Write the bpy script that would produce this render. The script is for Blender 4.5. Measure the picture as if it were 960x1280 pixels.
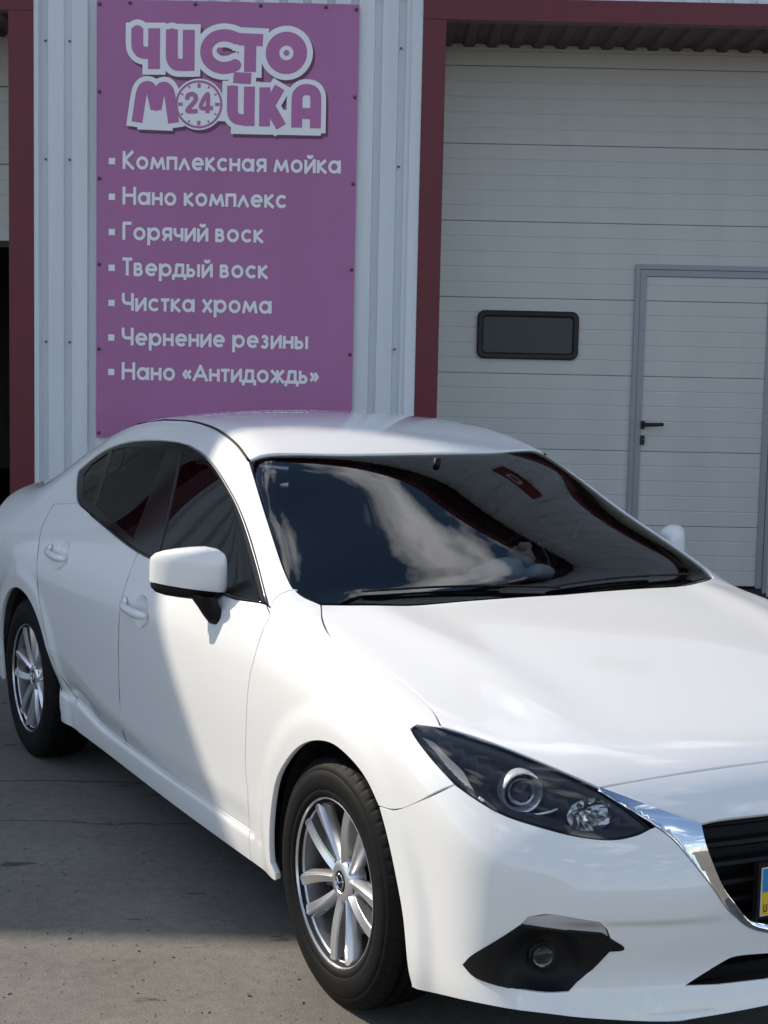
import bpy, bmesh, math, random
import numpy as np
from mathutils import Vector, Matrix
from mathutils.geometry import delaunay_2d_cdt
random.seed(4); np.random.seed(4)
for o in list(bpy.data.objects): bpy.data.objects.remove(o)
SC = bpy.context.scene
COL = SC.collection

# ---------------------------------------------------------------- camera, sky, sun, exposure
cam_d = bpy.data.cameras.new('camera'); cam = bpy.data.objects.new('camera', cam_d); COL.objects.link(cam)
cam_d.sensor_fit = 'VERTICAL'; cam_d.sensor_height = 24.0; cam_d.lens = 1990.8/1280*24.0
cam_d.clip_start = .05; cam_d.clip_end = 2000
cam.matrix_world = Matrix.Translation((0, 0, 1.7139)) @ Matrix.Rotation(math.pi/2-.10842, 4, 'X') @ Matrix.Rotation(.02159, 4, 'Z')
SC.camera = cam
SUN = Vector((-1.75, 1.0, 1.33)).normalized()          # towards the sun: behind the building, to the left
el = math.asin(SUN.z); az = math.atan2(SUN.x, SUN.y)
wd = bpy.data.worlds.new('World'); SC.world = wd; wd.use_nodes = True
nt = wd.node_tree; nt.nodes.clear()
def wn(t): return nt.nodes.new(t)
out = wn('ShaderNodeOutputWorld'); bg = wn('ShaderNodeBackground'); sky = wn('ShaderNodeTexSky')
sky.sky_type = 'NISHITA'; sky.sun_disc = False; sky.sun_elevation = el; sky.sun_rotation = az
sky.altitude = 100; sky.air_density = 1.0; sky.dust_density = .2; sky.ozone_density = 2.5
# broken clouds over the whole sky: noise on the direction projected to a cloud layer
tc = wn('ShaderNodeTexCoord'); sep = wn('ShaderNodeSeparateXYZ'); nt.links.new(tc.outputs['Generated'], sep.inputs[0])
mx = wn('ShaderNodeMath'); mx.operation = 'MAXIMUM'; mx.inputs[1].default_value = .06; nt.links.new(sep.outputs['Z'], mx.inputs[0])
dx = wn('ShaderNodeMath'); dx.operation = 'DIVIDE'; nt.links.new(sep.outputs['X'], dx.inputs[0]); nt.links.new(mx.outputs[0], dx.inputs[1])
dy = wn('ShaderNodeMath'); dy.operation = 'DIVIDE'; nt.links.new(sep.outputs['Y'], dy.inputs[0]); nt.links.new(mx.outputs[0], dy.inputs[1])
cmb = wn('ShaderNodeCombineXYZ'); nt.links.new(dx.outputs[0], cmb.inputs[0]); nt.links.new(dy.outputs[0], cmb.inputs[1])
cmb.inputs[2].default_value = 5.5
nz = wn('ShaderNodeTexNoise'); nz.inputs['Scale'].default_value = 3.6; nz.inputs['Detail'].default_value = 9; nz.inputs['Roughness'].default_value = .53
nz.inputs['Distortion'].default_value = .05
nt.links.new(cmb.outputs[0], nz.inputs['Vector'])
cr = wn('ShaderNodeValToRGB'); cr.color_ramp.elements[0].position = .54; cr.color_ramp.elements[1].position = .69
nt.links.new(nz.outputs['Fac'], cr.inputs[0])
cc = wn('ShaderNodeValToRGB'); cc.color_ramp.elements[0].position = .55; cc.color_ramp.elements[1].position = .8
cc.color_ramp.elements[0].color = (1, 1, 1, 1); cc.color_ramp.elements[1].color = (.62, .63, .67, 1)
nt.links.new(nz.outputs['Fac'], cc.inputs[0])
gain = wn('ShaderNodeVectorMath'); gain.operation = 'SCALE'; gain.inputs['Scale'].default_value = 25.0
nt.links.new(cc.outputs[0], gain.inputs[0])
mixc = wn('ShaderNodeMix'); mixc.data_type = 'RGBA'
nt.links.new(cr.outputs[0], mixc.inputs['Factor']); nt.links.new(sky.outputs[0], mixc.inputs['A']); nt.links.new(gain.outputs[0], mixc.inputs['B'])
nt.links.new(mixc.outputs['Result'], bg.inputs['Color']); bg.inputs['Strength'].default_value = .108
nt.links.new(bg.outputs[0], out.inputs[0])
sd = bpy.data.lights.new('sun', 'SUN'); sd.energy = 4.3; sd.angle = math.radians(.5); sd.color = (1.0, .89, .74)
sun = bpy.data.objects.new('sun', sd); COL.objects.link(sun); sun.rotation_euler = (-SUN).to_track_quat('-Z', 'Y').to_euler()
SC.view_settings.view_transform = 'Standard'; SC.view_settings.look = 'None'
SC.view_settings.exposure = 0.40; SC.view_settings.gamma = 1.0; SC.view_settings.use_curve_mapping = False
SC.render.engine = 'CYCLES'

# ---------------------------------------------------------------- materials
def mat(name, col, rough=.5, metal=0, coat=0, spec=None, var=0, vscale=6, bump=0, bscale=200, emit=None, streak=1.0):
    m = bpy.data.materials.new(name); m.use_nodes = True; t = m.node_tree; b = t.nodes['Principled BSDF']
    b.inputs['Base Color'].default_value = (*col, 1); b.inputs['Roughness'].default_value = rough; b.inputs['Metallic'].default_value = metal
    if coat: b.inputs['Coat Weight'].default_value = coat; b.inputs['Coat Roughness'].default_value = .03
    if spec is not None: b.inputs['Specular IOR Level'].default_value = spec
    tcn = t.nodes.new('ShaderNodeTexCoord')
    if var:
        n = t.nodes.new('ShaderNodeTexNoise'); n.inputs['Scale'].default_value = vscale; n.inputs['Detail'].default_value = 6
        mp_ = t.nodes.new('ShaderNodeMapping'); mp_.inputs['Scale'].default_value = (1, 1, streak); t.links.new(tcn.outputs['Object'], mp_.inputs[0])
        t.links.new(mp_.outputs[0], n.inputs['Vector'])
        r = t.nodes.new('ShaderNodeMapRange'); r.inputs[1].default_value = .3; r.inputs[2].default_value = .7
        r.inputs[3].default_value = 1-var; r.inputs[4].default_value = 1+var
        t.links.new(n.outputs['Fac'], r.inputs[0])
        mm = t.nodes.new('ShaderNodeVectorMath'); mm.operation = 'SCALE'; mm.inputs[0].default_value = col
        t.links.new(r.outputs[0], mm.inputs['Scale']); t.links.new(mm.outputs[0], b.inputs['Base Color'])
        r2 = t.nodes.new('ShaderNodeMapRange'); r2.inputs[3].default_value = rough*.85; r2.inputs[4].default_value = min(1, rough*1.15)
        t.links.new(n.outputs['Fac'], r2.inputs[0]); t.links.new(r2.outputs[0], b.inputs['Roughness'])
    if bump:
        n = t.nodes.new('ShaderNodeTexNoise'); n.inputs['Scale'].default_value = bscale; n.inputs['Detail'].default_value = 3
        t.links.new(tcn.outputs['Object'], n.inputs['Vector'])
        bp = t.nodes.new('ShaderNodeBump'); bp.inputs['Strength'].default_value = bump; bp.inputs['Distance'].default_value = .002
        t.links.new(n.outputs['Fac'], bp.inputs['Height']); t.links.new(bp.outputs[0], b.inputs['Normal'])
    if emit: b.inputs['Emission Color'].default_value = (*emit[:3], 1); b.inputs['Emission Strength'].default_value = emit[3]
    return m
def glassmat(name, tint, ior=1.5, rough=0.0, tint2=None):
    m = bpy.data.materials.new(name); m.use_nodes = True; t = m.node_tree; t.nodes.clear()
    o = t.nodes.new('ShaderNodeOutputMaterial'); mi = t.nodes.new('ShaderNodeMixShader'); tr = t.nodes.new('ShaderNodeBsdfTransparent')
    gl = t.nodes.new('ShaderNodeBsdfGlossy'); fr = t.nodes.new('ShaderNodeFresnel')
    tr.inputs[0].default_value = (*tint, 1); gl.inputs['Roughness'].default_value = rough; fr.inputs[0].default_value = ior
    t.links.new(fr.outputs[0], mi.inputs[0]); t.links.new(tr.outputs[0], mi.inputs[1]); t.links.new(gl.outputs[0], mi.inputs[2]); t.links.new(mi.outputs[0], o.inputs[0])
    return m
M = {}
M['paint'] = mat('pearl_white_paint', (.83, .83, .82), .45, 0, 1.0, .25)
M['barrel'] = mat('rim_barrel', (.16, .16, .17), .4, .7)
M['black'] = mat('black_plastic', (.007, .007, .008), .5, spec=.25, bump=.15, bscale=600)
M['gloss'] = mat('gloss_black', (.006, .006, .007), .08)
M['rubber'] = mat('tyre_rubber', (.0055, .0055, .006), .65, spec=.15, var=.25, vscale=30)
M['alloy'] = mat('silver_alloy', (.74, .75, .77), .30, .85, .5)
M['chrome'] = mat('chrome', (.82, .82, .84), .06, 1)
M['dark'] = mat('dark_underside', (.008, .008, .009), .8)
M['disc'] = mat('brake_disc_steel', (.25, .24, .23), .4, .9)
M['ws'] = glassmat('windshield_glass', (.62, .67, .66), 1.62)
M['tint'] = glassmat('tinted_glass', (.05, .055, .06), 1.55)
M['lens'] = glassmat('clear_lens', (.95, .96, .97), 1.5)
M['silver'] = mat('silver_plating', (.82, .82, .84), .2, .65)
M['trim'] = mat('satin_trim', (.20, .20, .21), .3, .8)
M['red'] = mat('red_lens', (.35, .01, .012), .1, 0, 1)
M['seat'] = mat('seat_fabric', (.02, .02, .022), .9)
M['plush'] = mat('plush_fabric', (.88, .87, .86), .95, bump=.6, bscale=300)
M['tan'] = mat('plush_beige', (.78, .62, .52), .95, bump=.6, bscale=300)
M['paper'] = mat('white_plastic', (.7, .7, .7), .5)

# ---------------------------------------------------------------- helpers
def tag(o, label=None, cat=None, group=None, kind=None):
    if label: o['label'] = label
    if cat: o['category'] = cat
    if group: o['group'] = group
    if kind: o['kind'] = kind
    return o
def empty(name, loc=(0, 0, 0), rz=0):
    o = bpy.data.objects.new(name, None); COL.objects.link(o); o.location = loc; o.rotation_euler = (0, 0, rz); o.empty_display_size = .1
    return o
def link(name, me, m=None, parent=None):
    o = bpy.data.objects.new(name, me); COL.objects.link(o)
    if m is not None and len(me.materials) == 0: me.materials.append(M[m] if isinstance(m, str) else m)
    if parent is not None: o.parent = parent
    return o
def raw(name, V, Fc, m=None, parent=None, N=None, smooth=False):
    me = bpy.data.meshes.new(name); me.from_pydata([tuple(map(float, v)) for v in V], [], [tuple(int(i) for i in f) for f in Fc])
    if smooth or N is not None: me.polygons.foreach_set('use_smooth', [True]*len(me.polygons))
    me.update()
    if N is not None: me.normals_split_custom_set_from_vertices([tuple(map(float, n)) for n in N])
    return link(name, me, m, parent)
def bm_obj(name, bm, m=None, parent=None, smooth=False, bevel=0, seg=2, angle=None):
    if bevel:
        es = [e for e in bm.edges if len(e.link_faces) == 2 and e.calc_face_angle(0) > .5]
        bmesh.ops.bevel(bm, geom=es, offset=bevel, segments=seg, profile=.6, affect='EDGES', clamp_overlap=True)
    bmesh.ops.recalc_face_normals(bm, faces=bm.faces)
    me = bpy.data.meshes.new(name); bm.to_mesh(me); bm.free()
    if smooth:
        me.polygons.foreach_set('use_smooth', [True]*len(me.polygons))
        if angle: me.set_sharp_from_angle(angle=angle)
    return link(name, me, m, parent)
def add_box(bm, x0, x1, y0, y1, z0, z1, mtx=None):
    vs = [bm.verts.new((x, y, z)) for x in (x0, x1) for y in (y0, y1) for z in (z0, z1)]
    for f in ((0, 1, 3, 2), (4, 6, 7, 5), (0, 4, 5, 1), (2, 3, 7, 6), (0, 2, 6, 4), (1, 5, 7, 3)): bm.faces.new([vs[i] for i in f])
    if mtx is not None: bmesh.ops.transform(bm, matrix=mtx, verts=vs)
    return vs
def box(name, x0, x1, y0, y1, z0, z1, m, parent=None, bevel=0, seg=2):
    bm = bmesh.new(); add_box(bm, x0, x1, y0, y1, z0, z1); return bm_obj(name, bm, m, parent, smooth=bevel > 0, bevel=bevel, seg=seg, angle=.6 if bevel else None)
def lathe(prof, n=48, axis='y', close=False):
    """prof: (radius, offset along axis) -> verts, faces"""
    V = []; Fc = []; k = len(prof)
    for i in range(n):
        a = 2*math.pi*i/n; c, s = math.cos(a), math.sin(a)
        for r, h in prof: V.append((r*c, h, r*s) if axis == 'y' else ((h, r*c, r*s) if axis == 'x' else (r*c, r*s, h)))
    for i in range(n):
        j = (i+1) % n
        for q in range(k-1 if not close else k):
            q2 = (q+1) % k; Fc.append((i*k+q, j*k+q, j*k+q2, i*k+q2))
    return V, Fc
def tube(path, rad, n=10, flat=1.0, cap=True):
    """swept round tube along path; rad scalar or list"""
    P = np.array(path, float); V = []; Fc = []
    R = np.broadcast_to(np.asarray(rad, float), (len(P),))
    up = np.array([0, 0, 1.0])
    for i in range(len(P)):
        d = P[min(i+1, len(P)-1)]-P[max(i-1, 0)]; d /= np.linalg.norm(d)
        s = np.cross(d, up); s = s/np.linalg.norm(s) if np.linalg.norm(s) > 1e-4 else np.array([1.0, 0, 0]); u = np.cross(s, d)
        for k in range(n):
            a = 2*math.pi*k/n; V.append(P[i]+R[i]*(math.cos(a)*s+flat*math.sin(a)*u))
    for i in range(len(P)-1):
        for k in range(n):
            k2 = (k+1) % n; Fc.append((i*n+k, i*n+k2, (i+1)*n+k2, (i+1)*n+k))
    if cap: Fc.append(tuple(range(n))[::-1]); Fc.append(tuple((len(P)-1)*n+k for k in range(n)))
    return V, Fc
def crv(pts, sub=6):
    """Catmull-Rom through points"""
    P = np.array(pts, float)
    if len(P) < 3: return np.array([P[0]+(P[-1]-P[0])*t for t in np.linspace(0, 1, sub+1)])
    Q = np.vstack([2*P[0]-P[1], P, 2*P[-1]-P[-2]]); R = []
    for i in range(1, len(Q)-2):
        p0, p1, p2, p3 = Q[i-1:i+3]
        for k in range(sub):
            t = k/sub; R.append(.5*((2*p1)+(-p0+p2)*t+(2*p0-5*p1+4*p2-p3)*t*t+(-p0+3*p1-3*p2+p3)*t**3))
    R.append(P[-1]); return np.array(R)
def inside(poly, Q):
    x, y = Q[:, 0], Q[:, 1]; r = np.zeros(len(Q), bool); n = len(poly)
    for i in range(n):
        x0, y0 = poly[i]; x1, y1 = poly[(i+1) % n]
        if y0 == y1: continue
        c = ((y0 > y) != (y1 > y)) & (x < (x1-x0)*(y-y0)/(y1-y0)+x0); r ^= c
    return r
def edge_dist(poly, Q):
    d = np.full(len(Q), 1e9); n = len(poly)
    for i in range(n):
        a = poly[i]; b = poly[(i+1) % n]; ab = b-a; L = ab@ab
        if L < 1e-14: continue
        t = np.clip(((Q-a)@ab)/L, 0, 1); d = np.minimum(d, np.linalg.norm(Q-a-t[:, None]*ab, axis=1))
    return d
def inset(poly, g):
    P = np.asarray(poly); n = len(P)
    A = .5*np.sum(P[:, 0]*np.roll(P[:, 1], -1)-np.roll(P[:, 0], -1)*P[:, 1])
    if A < 0: P = P[::-1]
    d = np.roll(P, -1, 0)-P; d /= np.maximum(np.linalg.norm(d, axis=1)[:, None], 1e-9)
    nn = np.stack([-d[:, 1], d[:, 0]], 1); m = nn+np.roll(nn, 1, 0); m /= np.maximum(np.linalg.norm(m, axis=1)[:, None], .2)
    c = np.clip(np.sum(m*nn, 1), .35, 1)
    return P+m*(g/c)[:, None]
def clean(P, e=1e-4):
    k = [P[0]]
    for q in P[1:]:
        if np.linalg.norm(q-k[-1]) > e: k.append(q)
    if np.linalg.norm(k[0]-k[-1]) < e: k.pop()
    return np.array(k)
def fill(loops, holes=(), pts=None):
    """triangulate 2-D region: union of loops minus holes, with extra interior points; returns verts, tris"""
    V = []; E = []
    for L in list(loops)+list(holes):
        b = len(V); n = len(L); V += [Vector((float(q[0]), float(q[1]))) for q in L]; E += [(b+i, b+(i+1) % n) for i in range(n)]
    if pts is not None and len(pts): V += [Vector((float(q[0]), float(q[1]))) for q in pts]
    r = delaunay_2d_cdt(V, E, [], 0, 1e-6)
    v = np.array([tuple(q) for q in r[0]]); t = np.array([f for f in r[2] if len(f) == 3])
    c = v[t].mean(1); keep = np.zeros(len(t), bool)
    for L in loops: keep |= inside(np.asarray(L), c)
    for L in holes: keep &= ~inside(np.asarray(L), c)
    a = v[t]; area = (a[:, 1, 0]-a[:, 0, 0])*(a[:, 2, 1]-a[:, 0, 1])-(a[:, 2, 0]-a[:, 0, 0])*(a[:, 1, 1]-a[:, 0, 1])
    keep &= np.abs(area) > 1e-10; t = np.where((area < 0)[:, None], t[:, ::-1], t)
    return v, t[keep]

# ---------------------------------------------------------------- car body surface (car space: x forward, y left, z up)
def spline(xs, ys):
    xs = np.array(xs, float); ys = np.array(ys, float); n = len(xs); h = np.diff(xs)
    A = np.zeros((n, n)); r = np.zeros(n); A[0, 0] = A[-1, -1] = 1
    for i in range(1, n-1):
        A[i, i-1] = h[i-1]; A[i, i] = 2*(h[i-1]+h[i]); A[i, i+1] = h[i]
        r[i] = 6*((ys[i+1]-ys[i])/h[i]-(ys[i]-ys[i-1])/h[i-1])
    M = np.linalg.solve(A, r)
    s0 = (ys[1]-ys[0])/h[0]-h[0]*M[1]/6; s1 = (ys[-1]-ys[-2])/h[-1]+h[-1]*M[-2]/6
    def f(x):
        x = np.asarray(x, float); i = np.clip(np.searchsorted(xs, x)-1, 0, n-2)
        d = xs[i+1]-xs[i]; xc = np.clip(x, xs[0], xs[-1]); a = xs[i+1]-xc; b = xc-xs[i]
        v = (M[i]*a**3+M[i+1]*b**3)/(6*d)+(ys[i]/d-M[i]*d/6)*a+(ys[i+1]/d-M[i+1]*d/6)*b
        return v+np.minimum(x-xs[0], 0)*s0+np.maximum(x-xs[-1], 0)*s1
    return f
def sstep(a, b, x):
    t = np.clip((x-a)/(b-a), 0, 1); return t*t*t*(t*(6*t-15)+10)
def smax(a, b, k):
    h = np.maximum(k-np.abs(a-b), 0)/k; return np.maximum(a, b)+h*h*h*k/6
def smin(a, b, k): return -smax(-a, -b, k)

SIDE = spline([.16, .22, .30, .42, .55, .66, .76, .85, .93, 1.0, 1.1, 1.2, 1.3, 1.4, 1.5],
              [.845, .860, .870, .878, .887, .8925, .8915, .879, .845, .800, .732, .667, .604, .542, .48])
TOPC = spline([-3.75, -3.55, -3.3, -3.1, -2.95, -2.7, -2.4, -2.1, -1.8, -1.5, -1.28, -1.1, -.8, -.5, -.2, .3],
              [1.055, 1.09, 1.118, 1.168, 1.242, 1.338, 1.402, 1.430, 1.438, 1.431, 1.402, 1.357, 1.230, 1.085, .925, .62])
HOODC = spline([-1.3, -.7, -.4, -.1, .2, .5, .7, .82, 1.0], [1.02, 1.015, .993, .957, .904, .83, .767, .715, .60])
NOSE = spline([.12, .18, .235, .30, .40, .50, .58, .66, .72, .78, .9],
              [.80, .890, .924, .910, .915, .921, .911, .873, .838, .79, .66])
def ZSILL(x): return .292+.040*sstep(-1.75, -2.30, x)
def W(x, z):
    w = SIDE(z)
    up = sstep(.9, 1.35, z)
    w = w-.05*up*np.clip((-1.7-x)/1.4, 0, 2)**2          # cabin narrows to the rear
    w = w-.035*up*np.clip((x+1.1)/.7, 0, 2)**2
    w = w-.05*np.clip((-2.95-x)/.7, 0, 2)**2             # tail tucks in
    w = w-.045*np.clip((x-.15)/.6, 0, 2)**2              # nose tucks in
    # lower door undercut and sill step
    in_sill = sstep(-2.66, -2.46, x)*(1-sstep(-.62, -.36, x))
    zs = ZSILL(x)
    zc = zs+.004+.150*sstep(-.6, -2.5, x)*1.1
    t = np.maximum(zc+.012-z, 0)
    S = sstep(zs-.012, zs+.014, z); t0 = np.maximum(zc+.012-zs, 0)
    under = .21*(S*t*t/(t+.024)+(1-S)*.80*t0*t0/(t0+.024))
    w = w-in_sill*(under+.008*sstep(zs-.004, zs+.010, z)*(1-sstep(zs+.01, zs+.12, z)))
    # shoulder crease under the window line
    zk = .905+.035*np.clip((-.5-x)/1.2, 0, 1)
    w = w+.010*np.exp(-(np.sqrt((z-zk)**2+.007**2)-.007)/.030)*sstep(-1.75, -1.0, x)*(1-sstep(-.40, -.15, x))
    # shoulder crease over rear wheel
    w = w+.010*np.exp(-((x+2.75)/.5)**2)*np.exp(-((z-.80)/.10)**2)
    # wheel-arch lips
    for cx in (0.02, -2.70):
        r = np.hypot(x-cx, (z-.325))
        w = w+.009*(1-sstep(.395, .485, r))
    return w
def Ztop(x, y):
    crown = .048*(y/.6)**2*sstep(-.1, -.9, -x)*0+.045*(y/.6)**2
    sh = .20*y*y*sstep(-1.5, -.8, x)-.30*y*y*sstep(-2.2, -2.9, x)
    return TOPC(x+sh)-crown*sstep(-.3, -1.0, x)*1.0-.02*(y/.7)**2*(1-sstep(-.3, -1.0, x))
def Zhood(x, y):
    e = (y/.74)
    z = HOODC(x)-.040*np.abs(e)**2.4
    ridge = .60-.10*(x+.4)
    z = z+.010*np.exp(-((y-ridge)/.085)**2)*sstep(.8, .2, x)
    return z
def Xnose(y, z):
    q = y/.6
    led = .009*sstep(.438, .462, z)*(1-sstep(.49, .60, z))*sstep(.22, .45, y)*(1-sstep(.66, .76, y))
    return NOSE(z)+led-.062*q*q-.030*q**4-.02*q*q*sstep(.55, .8, z)
def Xtail(y, z):
    q = y/.6
    return -3.645+.05*q*q+.03*q**4+.10*sstep(.75, 1.15, z)*1.0-.10*sstep(1.0, 1.1, z)*.6+.08*sstep(.45, .1, z)
def F(x, y, z):
    y = np.abs(y)
    a = y-W(x, z)
    top = (z-Ztop(x, y))*.9
    nose = smax((z-Zhood(x, y))*.97, x-Xnose(y, z), .15)
    cap = smin(top, smax(nose, -1.2-x, .05), .05)
    k = .11+.06*sstep(-.75, -.30, x)
    return smax(smax(a, cap, k), Xtail(y, z)-x, .16)
def grad(P, e=.003):
    x, y, z = P.T
    g = np.stack([F(x+e, y, z)-F(x-e, y, z), F(x, y+e, z)-F(x, y-e, z), F(x, y, z+e)-F(x, y, z-e)], 1)
    return g/np.maximum(np.linalg.norm(g, axis=1, keepdims=True), 1e-9)
def cast(O, D, t0, t1, n=260):
    """first crossing of the body surface along rays O + t D (D one direction or per ray)"""
    O = np.asarray(O, float); D = np.broadcast_to(np.asarray(D, float), O.shape)
    ts = np.linspace(t0, t1, n); lo = np.full(len(O), np.nan); hi = lo.copy(); prev = np.full(len(O), 1.0)
    for i, t in enumerate(ts):
        P = O+D*t; v = F(*P.T)
        hit = np.isnan(lo) & (v <= 0) & (prev > 0)
        lo[hit] = ts[max(i-1, 0)]; hi[hit] = t; prev = v
    ok = ~np.isnan(lo)
    for _ in range(22):
        m = (lo+hi)/2; v = F(*(O+D*m[:, None]).T); ins = v <= 0
        hi = np.where(ins, m, hi); lo = np.where(ins, lo, m)
    return O+D*hi[:, None], ok

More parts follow.
